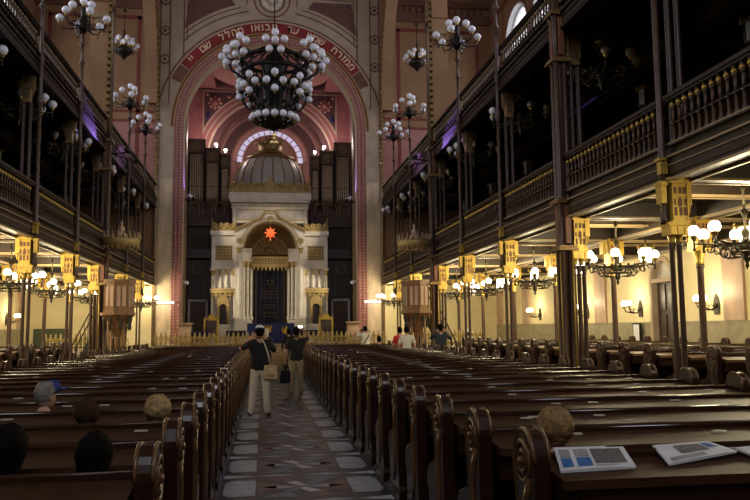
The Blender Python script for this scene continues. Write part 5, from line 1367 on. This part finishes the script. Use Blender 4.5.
# man with the white skullcap, photographing
t, P, W = person('man in dark shirt, beige trousers and white skullcap photographing in the aisle', (-.08, 15.1, 0), .05,
    dict(ell=(-.37, .16, 1.29), wrl=(-.17, .29, 1.5), pal=(-.1, .31, 1.56), elr=(.33, .2, 1.22), wrr=(.13, .3, 1.47), par=(.08, .31, 1.54), anl=(-.16, -.02, .075), tol=(-.2, .12, .035), knl=(-.12, .02, .49), anr=(.15, .0, .075), tor=(.2, .13, .035), knr=(.12, .02, .49)),
    ('shirtbk', 'beige', 'shoe'), 'hairdk', 1.0, hat='kippah', curl=(0, 1, .2), sub_=3)
camera_thing('small black camera held up by the man in the white skullcap', W((0, .33, 1.58)), .05)
t = thing('shoulder_bag', 'beige canvas shoulder bag at the hip of the man in beige trousers', 'bag', (.13, 15.02, 0))
g = G(); g.prism([(-.12, .72), (.12, .72), (.14, .80), (.12, .98), (-.12, .98), (-.14, .8)], -.07, .06); g.ball((0, -.06, .84), .1, 10, 7, .9, 1.1, .4); g.build('body', 'bag', t)
g = G(); g.tube([(.0, -.02, .98), (-.05, -.11, 1.2), (-.12, -.09, 1.4), (-.16, .0, 1.475), (-.18, .06, 1.44)], .014, 6); g.build('strap', 'strap', t)
# man in black holding a phone up
t, P, W = person('man in black shirt and khaki trousers holding a phone up in the tiled aisle', (.82, 19.6, 0), -.05,
    dict(elr=(.33, .1, 1.47), wrr=(.2, .22, 1.66), par=(.15, .26, 1.71), ell=(-.25, -.05, 1.12), wrl=(-.27, .0, .88), pal=(-.27, .02, .8), anl=(-.15, .0, .075), anr=(.13, .03, .075)),
    ('shirtbk', 'khaki', 'shoe'), 'hairdk', .98, skin='skindk', sub_=3)
t = thing('phone', 'bright phone screen held above the head of the man in khaki trousers', 'phone', W((.1, .26, 1.76)), -.05)
g = G(); g.box(-.065, .065, -.005, .006, -.035, .035); g.build('body', 'black', t); g = G(); g.box(-.06, .06, -.007, -.005, -.03, .03); g.build('screen', 'litw', t)
t = thing('hand_bag', 'black bag hanging from the hand of the man in khaki trousers', 'bag', W((-.27, .03, 0)))
g = G(); g.prism([(-.13, .3), (.13, .3), (.16, .36), (.12, .62), (-.12, .62), (-.16, .36)], -.08, .08); g.build('body', 'black', t); g = G(); g.tube([(-.08, 0, .61), (-.05, 0, .75), (0, 0, .79), (.05, 0, .75), (.08, 0, .61)], .012, 6); g.build('handle', 'black', t)
person('person in dark clothes with a pale headscarf far along the tiled aisle', (.08, 26.4, 0), .1, dict(ell=(-.22, .1, 1.15), wrl=(-.06, .25, 1.3), pal=(-.02, .28, 1.36), elr=(.22, .1, 1.15), wrr=(.06, .25, 1.3), par=(.02, .28, 1.36)), ('jacket', 'shirtbk', 'shoe'), 'scarf', .97, 'long', hairlen=.8)
person('person in black with dark hair standing at the far end of the aisle', (.98, 30.6, 0), 0, {}, ('shirtbk', 'shirtbk', 'shoe'), 'hairdk', .95, 'long')
# visitors by the platform
t, P, W = person('man in white shirt taking a photo before the platform railing', (4.3, 32.3, 0), .35, dict(ell=(-.36, .15, 1.3), wrl=(-.14, .28, 1.5), pal=(-.08, .3, 1.55), elr=(.3, .2, 1.25), wrr=(.12, .3, 1.48), par=(.07, .31, 1.54)), ('shirtwh', 'khaki', 'shoe'), 'hairdk', 1.0, 'long', hairlen=0)
camera_thing('black camera raised by the man in the white shirt', W((0, .33, 1.58)), .35)
t2 = thing('camera_strap', 'dark strap slung across the back of the white-shirted man', 'strap', (4.3, 32.3, 0), .35)
g = G(); g.tube([(.17, .03, 1.47), (.1, -.13, 1.36), (-.02, -.14, 1.2), (-.14, -.1, 1.0), (-.17, .02, .95)], .02, 6); g.build('webbing', 'black', t2)
person('person in red top standing in the pews near the pulpit', (4.6, 25.62, 0), .2, {}, ('shirtrd', 'shirtbk', 'shoe'), 'hairdk', .97, 'short')
person('person in white top standing in the pews beside the red top', (4.66, 24.72, 0), -.1, {}, ('shirtwh', 'shirtbk', 'shoe'), 'hairdk', .98, 'short')
t, P, W = person('man in black jacket photographing with both elbows raised beside the columns', (5.76, 24.5, 0), -.3, dict(ell=(-.36, .14, 1.27), wrl=(-.17, .27, 1.5), pal=(-.1, .3, 1.56), elr=(.34, .14, 1.24), wrr=(.15, .28, 1.5), par=(.09, .3, 1.56)), ('jacket', 'shirtbk', 'shoe'), 'hairdk', 1.02, 'long', look=(0, .15))
camera_thing('black camera raised by the man in the black jacket', W((0, .33, 1.6)), -.3)
SIT = dict(pel=(0, 0, .56), sp=(0, .0, .74), ch=(0, .01, .93), nk=(0, .03, 1.1), hb=(0, .05, 1.18), shl=(-.17, .0, 1.04), shr=(.17, .0, 1.04), ell=(-.21, .03, .8), elr=(.21, .03, .8), wrl=(-.14, .22, .68), wrr=(.14, .22, .68), pal=(-.1, .29, .67), par=(.1, .29, .67),
           hil=(-.09, .03, .54), hir=(.09, .03, .54), knl=(-.1, .36, .53), knr=(.1, .36, .53), anl=(-.1, .34, .1), anr=(.1, .34, .1), tol=(-.1, .44, .05), tor=(.1, .44, .05))
person('woman in a pale sun hat and blue top seated under the gallery', (7.6, 27.74, .18), .1, SIT, ('jacket', 'shirtwh', 'shoe'), 'hairbn', 1.0, hat='sunhat')
person('dark-haired person seated in a pew row close to the platform', (4.3, 28.36, 0), 0, SIT, ('shirtbk', 'shirtbk', 'shoe'), 'hairdk', .97)
def seated(label, x, r, top, mats, hair, lean=.12, **kw):
    y = (Y0 if x > .4 else Y0L) + DY * r + .47; sc = min(1.0, (top - .41) / .9)
    return person(label, (x, y, .41 - .47 * sc), kw.pop('rot', 0), SIT, mats, hair, sc, lean=lean, **kw)
seated('grey-haired person in a blue cap seated among the pews', -1.88, 3, 1.22, ('black', 'shirtbk', 'shoe'), 'hairgr', bald=True, hat='cap', look=(-.6, 0))
seated('brown-haired person seated between the fair-haired head and the blue cap', -1.32, 2, 1.13, ('shirtbk', 'shirtbk', 'shoe'), 'hairbn', look=(.3, -.2), fat=1.25)
seated('fair curly-haired person seated in a pew close beside the tiled aisle', -.80, 2, 1.15, ('shirtbk', 'shirtbk', 'shoe'), 'hairbl', fat=1.34)
seated('low black-haired person seated directly before the last book ledge', -.86, 0, 1.13, ('black', 'shirtbk', 'shoe'), 'hairdk', hairlen=.4, lean=.15, fat=1.25)
seated('dark-haired person in dark green seated at the edge of the view', -1.28, 0, 1.18, ('shirtgn', 'shirtbk', 'shoe'), 'hairdk', hairlen=.3, lean=.15, fat=1.2)
seated('sandy-haired person seated right before the newspapers', 1.66, 0, 1.18, ('shirtbk', 'shirtbk', 'shoe'), 'hairgb', fat=1.25, look=(.2, -.1))

# ------------------------------------------------------------------ papers on the last pew's ledge
def paper(label, FL, FR, BR, BL, dz, design):
    t = thing('newspaper', label, 'newspaper', (0, 0, 0))
    zz = lambda y: .953 + .085 * (y - Y0 + .14) / .43 + dz - .018
    def pt(u, v, lift=0.0):
        x = (FL[0] * (1 - u) + FR[0] * u) * (1 - v) + (BL[0] * (1 - u) + BR[0] * u) * v
        y = (FL[1] * (1 - u) + FR[1] * u) * (1 - v) + (BL[1] * (1 - u) + BR[1] * u) * v
        return (x, y, zz(y) + lift + .004 * math.sin(u * 3.1) * (1 - v))
    g = G()
    def quad(u0, u1, v0, v1, lift, mi, n=6):
        for i in range(n):
            a = u0 + (u1 - u0) * i / n; c = u0 + (u1 - u0) * (i + 1) / n; b = len(g.v); g.v += [pt(a, v0, lift), pt(c, v0, lift), pt(c, v1, lift), pt(a, v1, lift)]; g.mi(mi).face([b, b + 1, b + 2, b + 3])
    for s in range(4): quad(.004 * s, 1 + .006 * s, 0, 1, .003 * s, 0)
    for (u, v, u2, v2) in ((0, 0, 1, 0), (1, 0, 1, 1), (1, 1, 0, 1), (0, 1, 0, 0)):
        b = len(g.v); g.v += [pt(u, v, 0), pt(u2, v2, 0), pt(u2, v2, .009), pt(u, v, .009)]; g.face([b, b + 1, b + 2, b + 3])
    g.build('sheets', ['paper'], t); g = G()
    for (u0, u1, v0, v1, mi) in design: quad(u0, u1, v0, v1, .0115, mi, 5)
    g.build('print', ['pblue', 'pgrey', 'pdark'], t)
d1 = [(.05, .2, .12, .5, 0), (.05, .2, .54, .9, 1), (.26, .46, .12, .5, 0), (.26, .46, .54, .9, 1), (.5, .94, .2, .9, 2), (.5, .8, .1, .14, 1)]
paper('blue printed newspaper on the last book ledge, beside the pew end', (1.44, 3.63), (1.84, 3.65), (1.91, 3.93), (1.53, 3.94), .004, d1)
paper('newspaper peeping out behind the blue printed one', (1.47, 3.7), (1.78, 3.7), (1.83, 3.97), (1.535, 3.97), -.004, [(.1, .9, .2, .9, 1)])
paper('newspaper with a dark photograph lying in the middle of the last book ledge', (2.03, 3.67), (2.5, 3.81), (2.43, 3.97), (2.09, 3.94), .002, [(.3, .75, .35, .85, 2), (.78, .93, .5, .88, 0), (.08, .6, .08, .25, 1)])
paper('newspaper partly out of view at the far end of the last book ledge', (2.55, 3.72), (2.95, 3.74), (2.9, 3.93), (2.52, 3.86), .002, [(.2, .8, .2, .8, 1)])
# ------------------------------------------------------------------ light
for s_, x, y in WIN_LIGHTS:
    alight('window_and_added_light', (x, y, 14.0), (-s_, 0, -.25), 3.0, 5.0, P_WIN, (.9, .91, 1))
alight('window_and_added_light', (CX, -4.9, 14), (0, 1, -.05), 6, 7, P_REAR, (.92, .93, .98))
alight('window_and_added_light', (CX, 43.75, 20.2), (0, -.25, -1), 1.6, 1.6, P_APSE, (1, .9, .85)).rotation_euler = (.35, 0, 0)  # added light inside the closed dome to brighten the apse; no window here
# violet stage lamps clamped inside the arcade and behind the arch
def violet(label, x, y, z, arm, tgt, power, ang):
    t = thing('stage_lamp', label, 'spotlight', (x, y, z)); d = (Vector(tgt) - Vector((x, y, z))).normalized()
    g = G(); g.tube([(0, 0, 0), tuple(d * .2)], .07, 8); g.build('housing', 'black', t)
    g = G(); g.tube([(0, 0, 0), arm], .025, 6); g.build('bracket', 'black', t)
    l = slight('spot_beam', (x, y, z), tgt, power, ang, (.35, .2, 1), .05); l.location = Vector((x, y, z)) + d * .24
for q in (-1, 1):
    for yy, nm in ((YK(6) + .9, 'far'), (YK(6) - .6, 'entrance')):
        sg = 1 if nm == 'far' else -1
        violet('small stage lamp on the %s face of the stair-side cluster column, %s' % (nm, WIN if q > 0 else OPP), CX + q * 4.95, yy, 7.75, (q * .72, -sg * .8, .1), (CX + q * 5.85, yy + sg * 1.6, 8.2), P_VIO, .55)
    violet('small stage lamp behind the great arch, %s' % (WIN if q > 0 else OPP), CX + q * 4.1, YE + 1.6, 8.6, (q * .95, .2, 0), (CX + q * 4.75, YE + .7, 9.6), P_VIO * .3, 1.0)
# ------------------------------------------------------------------ camera
f_, yaw, pit, rol = 757.1, .1459, .1024, -.0102
cam = bpy.data.cameras.new('camera'); co = bpy.data.objects.new('camera', cam); COL.objects.link(co)
cam.sensor_width = 36; cam.lens = f_ / 750 * 36; cam.clip_end = 200; cam.clip_start = .05
fw = Vector((math.sin(yaw) * math.cos(pit), math.cos(yaw) * math.cos(pit), math.sin(pit)))
rt = Vector((math.cos(yaw), -math.sin(yaw), 0)); up = rt.cross(fw)
c, s = math.cos(rol), math.sin(rol)
# picture axes: u = a c - b s, v = a s + b c (v down)
r2 = rt * c + up * s; u2 = up * c - rt * s
m = Matrix((r2, u2, -fw)).transposed().to_4x4(); m.translation = Vector((0, 0, 1.68)); co.matrix_world = m
SC.camera = co
w = bpy.data.worlds.new('world'); SC.world = w; w.use_nodes = True
w.node_tree.nodes['Background'].inputs[0].default_value = (.5, .55, .7, 1); w.node_tree.nodes['Background'].inputs[1].default_value = .3
vs = SC.view_settings; vs.view_transform = 'Standard'; vs.look = 'None'; vs.exposure = EXPO; vs.gamma = 1; vs.use_curve_mapping = False
cy = SC.cycles
cy.use_denoising = True
try: cy.denoiser = 'OPENIMAGEDENOISE'
except Exception: pass
cy.max_bounces = 6; cy.diffuse_bounces = 3; cy.glossy_bounces = 3; cy.transmission_bounces = 2; cy.caustics_reflective = False; cy.caustics_refractive = False
cy.sample_clamp_indirect = 4; cy.sample_clamp_direct = 0; cy.use_light_tree = True
